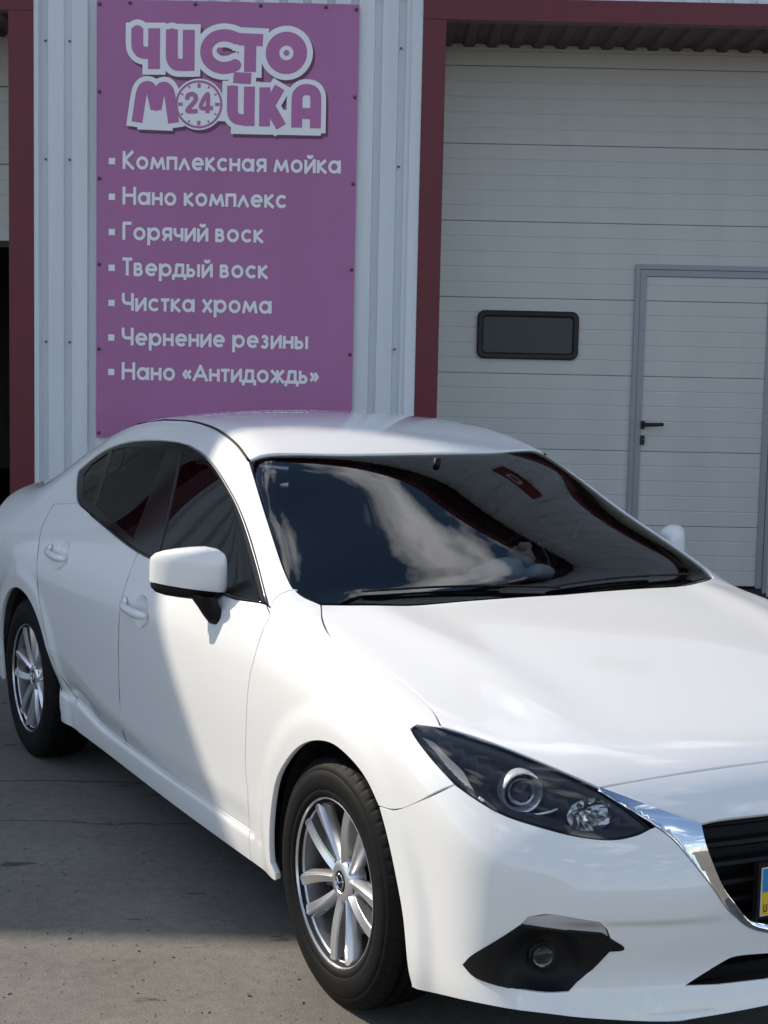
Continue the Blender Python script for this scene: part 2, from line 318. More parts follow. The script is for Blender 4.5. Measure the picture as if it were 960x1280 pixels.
# outlines of the car panels, car space, metres
OUT = {
    'hood_gap': [(-0.41, -0.71, 0.97), (-0.328, -0.746, 0.943), (-0.202, -0.78, 0.919), (-0.055, -0.773, 0.902), (0.064, -0.768, 0.884), (0.179, -0.763, 0.864), (0.311, -0.772, 0.833), (0.39, -0.792, 0.808)],
    'head_top': [(0.334, -0.844, 0.799), (0.336, -0.829, 0.808), (0.387, -0.791, 0.81), (0.497, -0.724, 0.792), (0.619, -0.645, 0.758), (0.71, -0.572, 0.721)],
    'head_in': [(0.71, -0.572, 0.721), (0.768, -0.531, 0.684), (0.811, -0.497, 0.648)],
    'head_bot': [(0.811, -0.497, 0.648), (0.808, -0.537, 0.636), (0.793, -0.593, 0.629), (0.757, -0.663, 0.636), (0.697, -0.739, 0.655), (0.65, -0.782, 0.669), (0.597, -0.813, 0.689), (0.531, -0.839, 0.715)],
    'head_out': [(0.531, -0.839, 0.715), (0.45, -0.85, 0.752), (0.379, -0.85, 0.781), (0.334, -0.844, 0.799)],
    'fender_bumper': [(0.531, -0.839, 0.715), (0.451, -0.879, 0.662), (0.353, -0.89, 0.614), (0.284, -0.897, 0.604)],
    'arch': [(-0.358, -0.868, 0.217), (-0.363, -0.879, 0.298), (-0.347, -0.886, 0.4), (-0.303, -0.893, 0.508), (-0.232, -0.898, 0.585), (-0.143, -0.901, 0.649), (-0.049, -0.902, 0.686), (0.053, -0.902, 0.7), (0.159, -0.902, 0.682), (0.23, -0.9, 0.651), (0.284, -0.897, 0.604)],
    'arch_b': [(0.284, -0.897, 0.604), (0.318, -0.892, 0.538), (0.351, -0.883, 0.442), (0.375, -0.876, 0.353), (0.383, -0.866, 0.242), (0.388, -0.857, 0.196)],
    'fender_door': [(-0.532, -0.818, 0.955), (-0.475, -0.839, 0.925), (-0.463, -0.882, 0.839), (-0.487, -0.892, 0.745), (-0.502, -0.891, 0.627), (-0.522, -0.883, 0.494), (-0.531, -0.878, 0.421), (-0.551, -0.867, 0.292)],
    'door_bottom_f': [(-0.55, -0.868, 0.285), (-0.701, -0.868, 0.288), (-1.062, -0.861, 0.297), (-1.41, -0.852, 0.298), (-1.657, -0.848, 0.294)],
    'door_bottom_r': [(-1.657, -0.848, 0.294), (-1.794, -0.844, 0.295), (-2.119, -0.844, 0.288), (-2.246, -0.845, 0.295)],
    'door_mid': [(-1.575, -0.817, 0.975), (-1.547, -0.867, 0.885), (-1.554, -0.889, 0.79), (-1.56, -0.893, 0.666), (-1.573, -0.886, 0.538), (-1.583, -0.879, 0.435), (-1.662, -0.849, 0.293)],
    'door_rear': [(-2.651, -0.777, 1.029), (-2.605, -0.84, 0.94), (-2.514, -0.883, 0.858), (-2.482, -0.897, 0.784), (-2.457, -0.899, 0.703), (-2.38, -0.897, 0.565), (-2.35, -0.878, 0.445), (-2.374, -0.845, 0.336), (-2.246, -0.845, 0.295)],
    'belt': [(-0.538, -0.815, 0.959), (-0.759, -0.837, 0.949), (-1.142, -0.825, 0.967), (-1.585, -0.816, 0.976), (-2.066, -0.785, 1.022), (-2.401, -0.758, 1.057)],
    'win_top': [(-2.401, -0.758, 1.057), (-2.474, -0.743, 1.077), (-2.635, -0.687, 1.148), (-2.64, -0.664, 1.18), (-2.509, -0.617, 1.253), (-2.259, -0.592, 1.304), (-1.869, -0.583, 1.33), (-1.617, -0.593, 1.316), (-1.423, -0.614, 1.283), (-1.201, -0.652, 1.224), (-0.996, -0.693, 1.156), (-0.752, -0.754, 1.053), (-0.538, -0.815, 0.959)],
    'glass_f': [(-1.739, -0.604, 1.3), (-1.535, -0.612, 1.288), (-1.285, -0.644, 1.237), (-1.032, -0.697, 1.152), (-0.807, -0.755, 1.058), (-0.581, -0.818, 0.964), (-0.75, -0.831, 0.957), (-1.426, -0.805, 0.993)],
    'glass_r': [(-1.883, -0.602, 1.301), (-2.265, -0.606, 1.284), (-2.428, -0.616, 1.26), (-2.24, -0.75, 1.07), (-1.701, -0.794, 1.008)],
    'glass_q': [(-2.456, -0.622, 1.249), (-2.567, -0.656, 1.193), (-2.574, -0.684, 1.155), (-2.404, -0.743, 1.078), (-2.282, -0.749, 1.071)],
    'ws_side': [(-1.195, -0.582, 1.311), (-1.069, -0.616, 1.255), (-0.834, -0.673, 1.139), (-0.579, -0.734, 1.026), (-0.486, -0.738, 0.989), (-0.41, -0.71, 0.97)],
    'hood_rear': [(-0.41, -0.71, 0.97), (-0.311, -0.545, 0.973), (-0.276, -0.303, 0.977), (-0.258, -0.073, 0.98)],
    'ditch': [(-1.195, -0.582, 1.311), (-1.362, -0.555, 1.354), (-1.586, -0.526, 1.387), (-1.794, -0.506, 1.398), (-1.928, -0.498, 1.399)],
    'fog': [(0.595, -0.841, 0.315), (0.63, -0.831, 0.353), (0.72, -0.779, 0.437), (0.782, -0.692, 0.43), (0.819, -0.615, 0.418), (0.83, -0.581, 0.396), (0.828, -0.584, 0.389), (0.818, -0.608, 0.388), (0.799, -0.639, 0.345), (0.78, -0.685, 0.294), (0.753, -0.728, 0.29), (0.695, -0.791, 0.292), (0.629, -0.829, 0.297)],
    'signal': [(0.712, -0.786, 0.435), (0.733, -0.766, 0.46), (0.767, -0.724, 0.47), (0.82, -0.639, 0.457), (0.82, -0.617, 0.436), (0.821, -0.609, 0.416), (0.782, -0.692, 0.43)],
    'foglamp': [(0.75, -0.728, 0.355)],
    'washer': [(0.727, -0.758, 0.591), (0.745, -0.734, 0.59), (0.777, -0.694, 0.573), (0.791, -0.685, 0.543), (0.764, -0.725, 0.548), (0.739, -0.754, 0.566)],
    'intake': [(0.871, -0.43, 0.295), (0.883, -0.346, 0.333), (0.89, -0.303, 0.346), (0.899, -0.218, 0.341), (0.905, -0.22, 0.286), (0.888, -0.349, 0.29)],
    'grille': [(0.837, -0.398, 0.644), (0.867, -0.397, 0.601), (0.897, -0.371, 0.528), (0.903, -0.336, 0.481), (0.903, -0.283, 0.428), (0.906, -0.228, 0.405)],
    'grille_top': [(0.837, -0.398, 0.644), (0.842, -0.329, 0.652), (0.855, -0.198, 0.652)],
    'chrome_out': [(0.716, -0.576, 0.716), (0.763, -0.538, 0.687), (0.812, -0.486, 0.65), (0.838, -0.459, 0.625), (0.864, -0.436, 0.591), (0.895, -0.391, 0.526), (0.902, -0.346, 0.467), (0.902, -0.281, 0.415), (0.905, -0.226, 0.394)],
    'hood_front': [(0.71, -0.572, 0.721), (0.732, -0.426, 0.734), (0.753, -0.11, 0.741)],
    'bump_bot': [(0.388, -0.857, 0.196), (0.41, -0.853, 0.188), (0.63, -0.827, 0.236), (0.749, -0.754, 0.246), (0.809, -0.663, 0.239), (0.879, -0.484, 0.223), (0.895, -0.412, 0.224), (0.921, -0.231, 0.229)],
    'handle_f': [(-1.524, -0.886, 0.816), (-1.291, -0.888, 0.8)],
    'handle_r': [(-2.423, -0.871, 0.884), (-2.183, -0.875, 0.87)],
    'ws_top': [(-1.195, -0.582, 1.311), (-1.084, -0.308, 1.335), (-1.046, 0.05, 1.338)],
    'ap_base': [(-0.512, -0.817, 0.951), (-0.531, -0.791, 0.977), (-0.523, -0.758, 0.994), (-0.512, -0.738, 0.999)],
    'chrome_up': [(0.71, -0.572, 0.721), (0.765, -0.511, 0.693), (0.833, -0.408, 0.646)],
    'projector': [(0.638, -0.734, 0.716)],
    'reflector': [(0.744, -0.617, 0.675)],
    'marker': [(0.368, -0.838, 0.794), (0.41, -0.825, 0.789), (0.46, -0.825, 0.771), (0.524, -0.816, 0.745), (0.567, -0.816, 0.713), (0.614, -0.799, 0.689), (0.575, -0.821, 0.701), (0.497, -0.838, 0.74)],
    'crease': [(0.546, -0.858, 0.424), (0.707, -0.794, 0.522)],
}

# ---------------------------------------------------------------- ground
g = bpy.data.materials.new('worn_concrete'); g.use_nodes = True; t = g.node_tree; b = t.nodes['Principled BSDF']
def N_(tp, **kw):
    n = t.nodes.new(tp)
    for k_, v_ in kw.items():
        if hasattr(n, k_): setattr(n, k_, v_)
        else: n.inputs[k_.replace('_', ' ')].default_value = v_
    return n
tcn = N_('ShaderNodeTexCoord'); P0 = tcn.outputs['Object']
def noise(scale, detail=5, rough=.55, src=None):
    n = N_('ShaderNodeTexNoise'); n.inputs['Scale'].default_value = scale; n.inputs['Detail'].default_value = detail; n.inputs['Roughness'].default_value = rough
    t.links.new(src or P0, n.inputs['Vector']); return n.outputs['Fac']
def ramp(src, stops):
    r = N_('ShaderNodeValToRGB'); e = r.color_ramp.elements
    while len(e) < len(stops): e.new(.5)
    for k_, (p_, c_) in enumerate(stops): e[k_].position = p_; e[k_].color = (*c_, 1) if len(c_) == 3 else c_
    t.links.new(src, r.inputs[0]); return r.outputs[0]
def mixc_(f, a, b_, mode='MIX'):
    n = N_('ShaderNodeMix'); n.data_type = 'RGBA'; n.blend_type = mode
    for s_, v_ in (('Factor', f), ('A', a), ('B', b_)):
        if isinstance(v_, bpy.types.NodeSocket): t.links.new(v_, n.inputs[s_])
        else: n.inputs[s_].default_value = v_
    return n.outputs['Result']
base = ramp(noise(1.1, 8, .6), [(.30, (.128, .120, .107)), (.70, (.205, .193, .172))])
grain = ramp(noise(170, 3, .7), [(.30, (.55, .54, .53)), (.5, (1, 1, 1)), (.75, (1.28, 1.26, 1.22))])
c1 = mixc_(1.0, base, grain, 'MULTIPLY')
mid = ramp(noise(26, 6, .7), [(.32, (.78, .78, .78)), (.6, (1.06, 1.06, 1.05))]); c1 = mixc_(1.0, c1, mid, 'MULTIPLY')
# dark pits and blown dirt
vor = N_('ShaderNodeTexVoronoi'); vor.inputs['Scale'].default_value = 24; t.links.new(P0, vor.inputs['Vector'])
pit = ramp(vor.outputs['Distance'], [(.05, (0, 0, 0)), (.11, (1, 1, 1))]); c1 = mixc_(1.0, c1, mixc_(.62, (1, 1, 1, 1), pit), 'MULTIPLY')
# oil / water spots
map_ = N_('ShaderNodeMapping'); map_.inputs['Scale'].default_value = (1.3, 3.4, 1); map_.inputs['Location'].default_value = (4.1, 1.7, 0); t.links.new(P0, map_.inputs[0])
spot = ramp(noise(2.6, 4, .5, map_.outputs[0]), [(.66, (1, 1, 1)), (.70, (.36, .35, .35))]); c1 = mixc_(1.0, c1, spot, 'MULTIPLY')
# wandering hairline cracks: distorted lines
def crack(axis, pos, width, amp, sc):
    sp = N_('ShaderNodeSeparateXYZ'); t.links.new(P0, sp.inputs[0])
    nn = noise(sc, 6, .65); m1 = N_('ShaderNodeMath', operation='MULTIPLY_ADD'); t.links.new(nn, m1.inputs[0]); m1.inputs[1].default_value = amp; t.links.new(sp.outputs[axis], m1.inputs[2])
    m2 = N_('ShaderNodeMath', operation='SUBTRACT'); t.links.new(m1.outputs[0], m2.inputs[0]); m2.inputs[1].default_value = pos+amp*.5
    m3 = N_('ShaderNodeMath', operation='ABSOLUTE'); t.links.new(m2.outputs[0], m3.inputs[0])
    return ramp(m3.outputs[0], [(width*.4, (.48, .47, .46)), (width, (1, 1, 1))])
for ax, pos, w_, am, sc in (('Y', 5.955, .016, .10, 2.2), ('Y', 3.05, .006, .35, 1.3), ('Y', 5.45, .010, .16, 3.1), ('X', -1.75, .007, .5, 1.1), ('X', 2.9, .008, .3, 1.1)): c1 = mixc_(1.0, c1, crack(ax, pos, w_, am, sc), 'MULTIPLY')
t.links.new(c1, b.inputs['Base Color']); b.inputs['Roughness'].default_value = .88
bp = N_('ShaderNodeBump'); bp.inputs['Strength'].default_value = .55; bp.inputs['Distance'].default_value = .004
hs = N_('ShaderNodeMath', operation='ADD'); t.links.new(noise(170, 3, .7), hs.inputs[0]); t.links.new(pit, hs.inputs[1]); t.links.new(hs.outputs[0], bp.inputs['Height']); t.links.new(bp.outputs[0], b.inputs['Normal'])
M['ground'] = g
V = []; Fc = []
gx = np.concatenate([np.linspace(-400, -40, 10), np.linspace(-30, 30, 41), np.linspace(40, 400, 10)]); n_ = len(gx)
for y in gx:
    for x in gx: V.append((x, y, 0))
for i in range(n_-1):
    for j in range(n_-1): Fc.append((i*n_+j, i*n_+j+1, (i+1)*n_+j+1, (i+1)*n_+j))
tag(raw('ground', V, Fc, 'ground'), kind='structure', label='worn grey concrete forecourt with stains and hairline cracks', cat='ground')
# loose grit and dry bits on the lit concrete (nobody could count them)
V = []; Fc = []
for _ in range(4500):
    x = random.uniform(-2.2, 2.5); y = random.uniform(2.6, 8.5); r = random.choice([.001, .0015, .0015, .002, .002, .003, .0045]); a = random.uniform(0, 3.1); k = len(V); s_ = random.uniform(1, 2.6)
    for dx_, dy_, dz_ in ((-1, -.6, 0), (1, -.7, 0), (.2, 1, 0), (0, 0, .9)):
        dx_ *= s_; V.append((x+r*(dx_*math.cos(a)-dy_*math.sin(a)), y+r*(dx_*math.sin(a)+dy_*math.cos(a)), .0006+r*dz_))
    Fc += [(k, k+1, k+3), (k+1, k+2, k+3), (k+2, k, k+3)]
M['grit'] = mat('grit', (.10, .09, .08), .9); tag(raw('grit', V, Fc, 'grit'), 'fine dark grit scattered over the concrete', 'grit', kind='stuff')

# ---------------------------------------------------------------- building
YF, YG, ZT = 9.85, 10.66, 6.72
M['clad'] = mat('grey_white_cladding', (.72, .74, .77), .42, var=.07, vscale=7, streak=.06)
M['gate'] = mat('gate_panel_paint', (.60, .59, .565), .5, var=.045, vscale=5, bump=.25, bscale=160, streak=.12)
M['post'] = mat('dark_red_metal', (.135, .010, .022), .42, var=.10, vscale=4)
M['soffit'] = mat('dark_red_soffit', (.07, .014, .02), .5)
M['frame'] = mat('grey_aluminium', (.30, .32, .35), .4, .2)
M['seal'] = mat('black_rubber', (.012, .012, .014), .55)
M['gwin'] = mat('smoked_acrylic', (.075, .077, .08), .5, spec=.25)
M['room'] = mat('dark_interior', (.03, .03, .03), .9)
M['roofing'] = mat('roof_sheet', (.18, .18, .19), .6)
M['screw'] = mat('screw_head', (.10, .10, .11), .4, .6)
BLD = empty('car_wash_building', (0, YF, 0)); tag(BLD, 'car wash building with grey corrugated cladding, dark red portals and sectional gates', 'building')
def part(o): o.location = o.location-Vector((0, YF, 0)); return o
def corrugated(nm, x0, x1, z0, z1, y, m, period=.1437, depth=.030, phase=0.0):
    """trapezoid sheet, ribs vertical"""
    xs = [x0]; 
    k = math.floor((x0-phase)/period)-1; pts = []
    while phase+k*period < x1+period:
        b0 = phase+k*period; pts += [(b0, 0), (b0+.0930, 0), (b0+.0985, 1), (b0+.1382, 1)]; k += 1
    def h(x):
        for (a, ha), (c, hc) in zip(pts, pts[1:]):
            if a <= x <= c: return ha+(hc-ha)*(x-a)/(c-a)
        return 0
    X = sorted({x0, x1, *[p_[0] for p_ in pts if x0 < p_[0] < x1]})
    V = []; Fc = []
    for x in X: V += [(x, y-YF-depth*(1-h(x)), z0), (x, y-YF-depth*(1-h(x)), z1)]
    for i in range(len(X)-1): Fc.append((2*i, 2*i+2, 2*i+3, 2*i+1))
    return raw(nm, V, Fc, m, BLD)
def bbox(nm, x0, x1, y0, y1, z0, z1, m, parent=None, bevel=0):
    return box(nm, x0, x1, y0-YF, y1-YF, z0, z1, m, parent or BLD, bevel)
# openings along the facade (left edge, right edge); the second from the right is seen at the frame's left edge
PW = .147                                              # visible post width
posts = [(-2.314, -2.165), (.1725, .311), (3.45, 3.60), (-5.00, -4.85)]
ZL0, ZL1 = 3.620, 3.750
for x0, x1 in posts:
    bbox('portal_post', x0, x1, YF-.055, YF+.10, 0, ZL0-.0, 'post', bevel=.003); bbox('jamb', x0+.004, x1-.004, YF+.102, YG-.02, 0, ZL0-.0, 'gate')
for x0, x1 in ((.1725, 3.60), (-5.00, -2.165)): bbox('portal_lintel', x0-.001, x1+.001, YF-.058, YF+.05, ZL0+.002, ZL1, 'post', bevel=.003)
# soffit of the recess: corrugated sheet, ribs running in
for x0, x1 in ((.311, 3.45), (-4.85, -2.314)):
    V = []; Fc = []; X = []; x = x0; q = 0
    while x < x1: X.append((x, (0, 0, .022, .022)[q % 4])); x += (.055, .02, .055, .02)[q % 4]; q += 1
    X.append((x1, 0))
    for x, h in X: V += [(x, .05, ZL0+.008+h), (x, YG-YF, ZL0-.004+h)]
    for i in range(len(X)-1): Fc.append((2*i, 2*i+1, 2*i+3, 2*i+2))
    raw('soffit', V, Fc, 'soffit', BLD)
corrugated('cladding', -2.164, .172, 0, ZL1+.002, YF, 'clad', phase=-.212)
corrugated('cladding', -31, -5.001, 0, ZL1+.002, YF, 'clad'); corrugated('cladding', 3.601, 12, 0, ZL1+.002, YF, 'clad')
corrugated('upper_cladding', -31, 12, ZL1+.003, ZT-.25, YF-.006, 'clad', phase=.02, depth=.018)
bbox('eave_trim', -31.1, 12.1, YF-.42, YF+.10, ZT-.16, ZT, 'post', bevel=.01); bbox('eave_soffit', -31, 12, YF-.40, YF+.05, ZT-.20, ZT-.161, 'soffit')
bbox('back_wall', -31, 12, YF+9.9, YF+10, 0, ZT-.1, 'roofing'); bbox('side_wall', -31.02, -30.9, YF+.02, YF+9.9, 0, ZT-.1, 'clad'); bbox('side_wall', 11.9, 12.02, YF+.02, YF+9.9, 0, ZT-.1, 'clad')
bbox('flat_roof', -31, 12, YF+.10, YF+10, ZT-.2, ZT-.1, 'roofing')
bbox('partition', -2.314, .31, YG-.019, YG+.06, 0, ZL0+.1, 'room'); bbox('partition', .0, .1, YG+.06, YF+9.9, 0, 4.5, 'room'); bbox('partition', -7, -6.9, YG+.06, YF+9.9, 0, 4.5, 'room')
bbox('ceiling', -6.9, 0, YG+.06, YF+9.9, 4.4, 4.5, 'room'); bbox('head_wall', -4.85, -2.314, YG+.08, YG+.12, 3.4, 4.4, 'room')
bbox('inner_floor', -6.9, 0, YG, YF+9.9, .001, .008, 'room')
# corner flashing strips beside the posts
M['flash'] = M['clad']
for x0, x1 in ((-2.163, -2.135), (.105, .171)): bbox('flashing', x0, x1, YF-.050, YF-.032, 0, ZL1, 'clad', bevel=.002)
# cladding screws
for x in (-2.095, -1.95, .043):
    for z in (.55, 1.65, 2.75, 3.45):
        V, Fc = lathe([(0, -.006), (.005, -.006), (.008, -.003), (.0085, 0)], 8, 'y'); V = np.array(V)+np.array((x, -.0305, z)); raw('screw', V, Fc, 'screw', BLD)
# sectional gates
def gate_slab(nm, x0, x1, z0, z1, y, parent, first, ribs=.1):
    """insulated section: shallow horizontal V-grooves every 100 mm, rounded lips at top and bottom"""
    pr = [(z0, .008), (z0+.002, .0015), (z0+.006, 0)]
    z = first
    while z < z1-.02:
        if z > z0+.02: pr += [(z-.006, 0), (z-.002, .003), (z+.002, .003), (z+.006, 0)]
        z += ribs
    pr += [(z1-.006, 0), (z1-.002, .0015), (z1, .008)]
    V = []; Fc = []
    for z, d in pr: V += [(x0, y-YF+d, z), (x1, y-YF+d, z)]
    k = len(V); V += [(x0, y-YF+.04, z0), (x1, y-YF+.04, z0), (x0, y-YF+.04, z1), (x1, y-YF+.04, z1)]
    for i in range(len(pr)-1): Fc.append((2*i, 2*i+1, 2*i+3, 2*i+2))
    n2 = 2*(len(pr)-1); Fc += [(k, k+1, 1, 0), (n2, n2+1, k+3, k+2), tuple([2*i for i in range(len(pr))][::-1]+[k, k+2]), tuple([2*i+1 for i in range(len(pr))]+[k+3, k+1])]
    return raw(nm, V, Fc, 'gate', parent)
gate = empty('sectional_gate'); gate.parent = BLD
DX0, DX1 = 1.632, 2.592           # wicket door outer frame
for k in range(8):
    z0, z1 = .5*k+.0008, min(.5*k+.4993, 3.70)
    if k == 7: z1 = 3.69
    if k == 0: z0 = .03
    if k < 4:
        gate_slab('gate_section', .20, DX0+.01, z0, z1, YG, gate, .5*k+.1); gate_slab('gate_section', DX1-.01, 3.5, z0, z1, YG, gate, .5*k+.1)
    elif k == 4:
        gate_slab('gate_section', .20, DX0+.01, z0, z1, YG, gate, .5*k+.1); gate_slab('gate_section', DX1-.01, 3.5, z0, z1, YG, gate, .5*k+.1); gate_slab('gate_section', DX0+.0102, DX1-.0102, 2.235, z1, YG, gate, .5*k+.1)
    else: gate_slab('gate_section', .20, 3.5, z0, z1, YG, gate, .5*k+.1)
bbox('gate_backing', .2, 3.5, YG+.06, YG+.08, 0, 3.8, 'room', gate)
bbox('bottom_seal', .2, 3.5, YG+.005, YG+.04, .0, .028, 'seal', gate)
# wicket door: outer frame, inner leaf frame, leaf panels
door = empty('wicket_door'); door.parent = BLD; 
def fr(nm, x0, x1, z0, z1, y0, y1): return bbox(nm, x0, x1, y0, y1, z0, z1, 'frame', door, .003)
fr('door_frame', DX0, DX0+.030, .06, 2.240, YG-.022, YG+.03); fr('door_frame', DX0+.0302, DX1-.0302, 2.208, 2.240, YG-.022, YG+.03); fr('door_frame', DX1-.030, DX1, .06, 2.240, YG-.022, YG+.03)
fr('leaf_frame', DX0+.033, DX0+.075, .09, 2.205, YG-.014, YG+.03); fr('leaf_frame', DX0+.0752, DX1-.0752, 2.163, 2.205, YG-.014, YG+.03); fr('leaf_frame', DX1-.075, DX1-.033, .09, 2.205, YG-.014, YG+.03)
for k in range(5):
    z0, z1 = max(.5*k+.0008, .10), min(.5*k+.4993, 2.162)
    gate_slab('leaf_section', DX0+.074, DX1-.074, z0, z1, YG-.003, door, .5*k+.1)
bbox('threshold', DX0, DX1, YG-.02, YG+.03, .0, .085, 'seal', door)
# lever handle and cylinder plate
bm = bmesh.new(); add_box(bm, 1.702, 1.728, YG-.022-YF, YG-.014-YF, 1.150, 1.205); hp = bm_obj('handle_plate', bm, 'seal', door, True, .006, 3, .8)
tv, tf = tube([(1.715, YG-.02-YF, 1.182), (1.715, YG-.06-YF, 1.182), (1.722, YG-.068-YF, 1.182), (1.845, YG-.066-YF, 1.186)], [.012, .012, .014, .012], 10); raw('door_lever', tv, tf, 'seal', door, smooth=True)
bm = bmesh.new(); add_box(bm, 1.702, 1.730, YG-.024-YF, YG-.014-YF, 1.045, 1.108); lk = bm_obj('lock_plate', bm, 'seal', door, True, .008, 3, .8)
V, Fc = lathe([(0, -.028), (.008, -.028), (.009, -.02)], 12, 'y'); raw('lock_cylinder', np.array(V)+np.array((1.716, YG-YF, 1.082)), Fc, 'screw', door, smooth=True)
# gate window: rounded rubber frame round smoked acrylic
def rrect(x0, x1, z0, z1, r, n=6):
    P = []
    for cx_, cz_, a0 in ((x1-r, z1-r, 0), (x0+r, z1-r, 90), (x0+r, z0+r, 180), (x1-r, z0+r, 270)):
        for k_ in range(n+1): a = math.radians(a0+90*k_/n); P.append((cx_+r*math.cos(a), cz_+r*math.sin(a)))
    return np.array(P)
gw = empty('gate_window'); gw.parent = BLD
rings = [(rrect(.592, 1.268, 1.597, 1.918, .05), -.002), (rrect(.594, 1.266, 1.599, 1.916, .049), -.022), (rrect(.602, 1.258, 1.607, 1.908, .044), -.028), (rrect(.624, 1.236, 1.630, 1.886, .030), -.026), (rrect(.634, 1.226, 1.640, 1.876, .024), -.014)]
V = []; Fc = []
for P_, d_ in rings: V += [(x, YG-YF+d_, z) for x, z in P_]
nr = len(rings[0][0])
for i in range(len(rings)-1):
    for k_ in range(nr): k2 = (k_+1) % nr; Fc.append((i*nr+k_, i*nr+k2, (i+1)*nr+k2, (i+1)*nr+k_))
raw('window_frame', V, Fc, 'seal', gw, smooth=False)
P_ = rings[-1][0]; raw('window_pane', [(x, YG-YF-.012, z) for x, z in P_], [tuple(range(nr))], 'gwin', gw)
# left gate, rolled half up over a dark bay
lg = empty('raised_gate'); lg.parent = BLD
for k in range(3):
    z0 = 2.30+.5*k; gate_slab('gate_section', -4.9, -2.31, z0+.002, min(z0+.4985, 3.69), YG, lg, z0+.1)
bbox('bottom_seal', -4.9, -2.31, YG+.004, YG+.036, 2.262, 2.300, 'seal', lg)
# something pale deep in the open bay
M['pale'] = mat('pale_bench', (.5, .5, .48), .6)
# red plate with a white ring mark high above the gate
M['rsign'] = mat('red_sign', (.17, .010, .016), .45)
RS = empty('red_sign', (2.15, YF-.05, 4.66)); tag(RS, 'small red sign with white rounded ring mark high on the cladding above the gate', 'sign')
box('plate', -.24, .24, -.02, .02, -.17, .17, 'rsign', RS, .004)
rg = rrect(-.09, .09, -.08, .08, .03); rg2 = rrect(-.055, .055, -.045, .045, .02)
v2, T = fill([rg], [rg2]); raw('ring_mark', [(x, -.0225, z) for x, z in v2], [tuple(f) for f in T], 'paper', RS)

# ---------------------------------------------------------------- banner
M['banner'] = mat('pink_banner_vinyl', (.43, .15, .345), .36, var=.07, vscale=2.2, streak=.35)
M['bwhite'] = mat('banner_white_print', (.90, .89, .91), .5)
M['bdark'] = mat('banner_shadow_print', (.15, .04, .11), .5)
M['bpink'] = mat('banner_pink_print', (.48, .16, .375), .42)
SX0, SX1, SZ0, SZ1 = -1.7837, -.2115, 1.07, 3.697
YB = YF-.052
BAN = empty('banner', (SX0, YB, SZ0)); tag(BAN, 'tall pink vinyl banner with white Cyrillic lettering and a 24 clock logo on the cladding', 'banner')
BW, BH = SX1-SX0, SZ1-SZ0
# slightly wavy vinyl sheet
nx, nz_ = 40, 60; V = []; Fc = []
def wav(x, z): 
    e = min(1, min(x, BW-x)/.10)*min(1, min(z, BH-z)/.10)
    return -.002*math.sin(x*7.3+z*1.9)*e-.0025*math.sin(z*3.1+1.2)*e+.0025*math.sin(x*42)*max(0, 1-(BH-z)/.22)+.002*math.sin(z*30)*max(0, 1-x/.12)
for j in range(nz_+1):
    for i in range(nx+1): x, z = BW*i/nx, BH*j/nz_; V.append((x, wav(x, z), z))
for j in range(nz_):
    for i in range(nx): a = j*(nx+1)+i; Fc.append((a, a+1, a+nx+2, a+nx+1))
raw('vinyl_sheet', V, Fc, 'banner', BAN, smooth=True)
def flat_print(nm, loops, m, lift, holes=(), parent=None):
    v2, T = fill(loops, holes); return raw(nm, [(x, wav(x, z)-lift, z) for x, z in v2], [tuple(f) for f in T], m, parent or BAN)
for k in range(6):
    z = BH-.03-k*(BH-.06)/5
    for x in (.018, BW-.018):
        V, Fc = lathe([(0, -.009), (.006, -.008), (.010, -.004), (.011, 0)], 10, 'y'); raw('fixing_screw', np.array(V)+np.array((x, -.004, z)), Fc, 'screw', BAN, smooth=True)
for x in np.linspace(.2, BW-.2, 4): V, Fc = lathe([(0, -.009), (.006, -.008), (.010, -.004), (.011, 0)], 10, 'y'); raw('fixing_screw', np.array(V)+np.array((x, -.004, BH-.02)), Fc, 'screw', BAN, smooth=True)
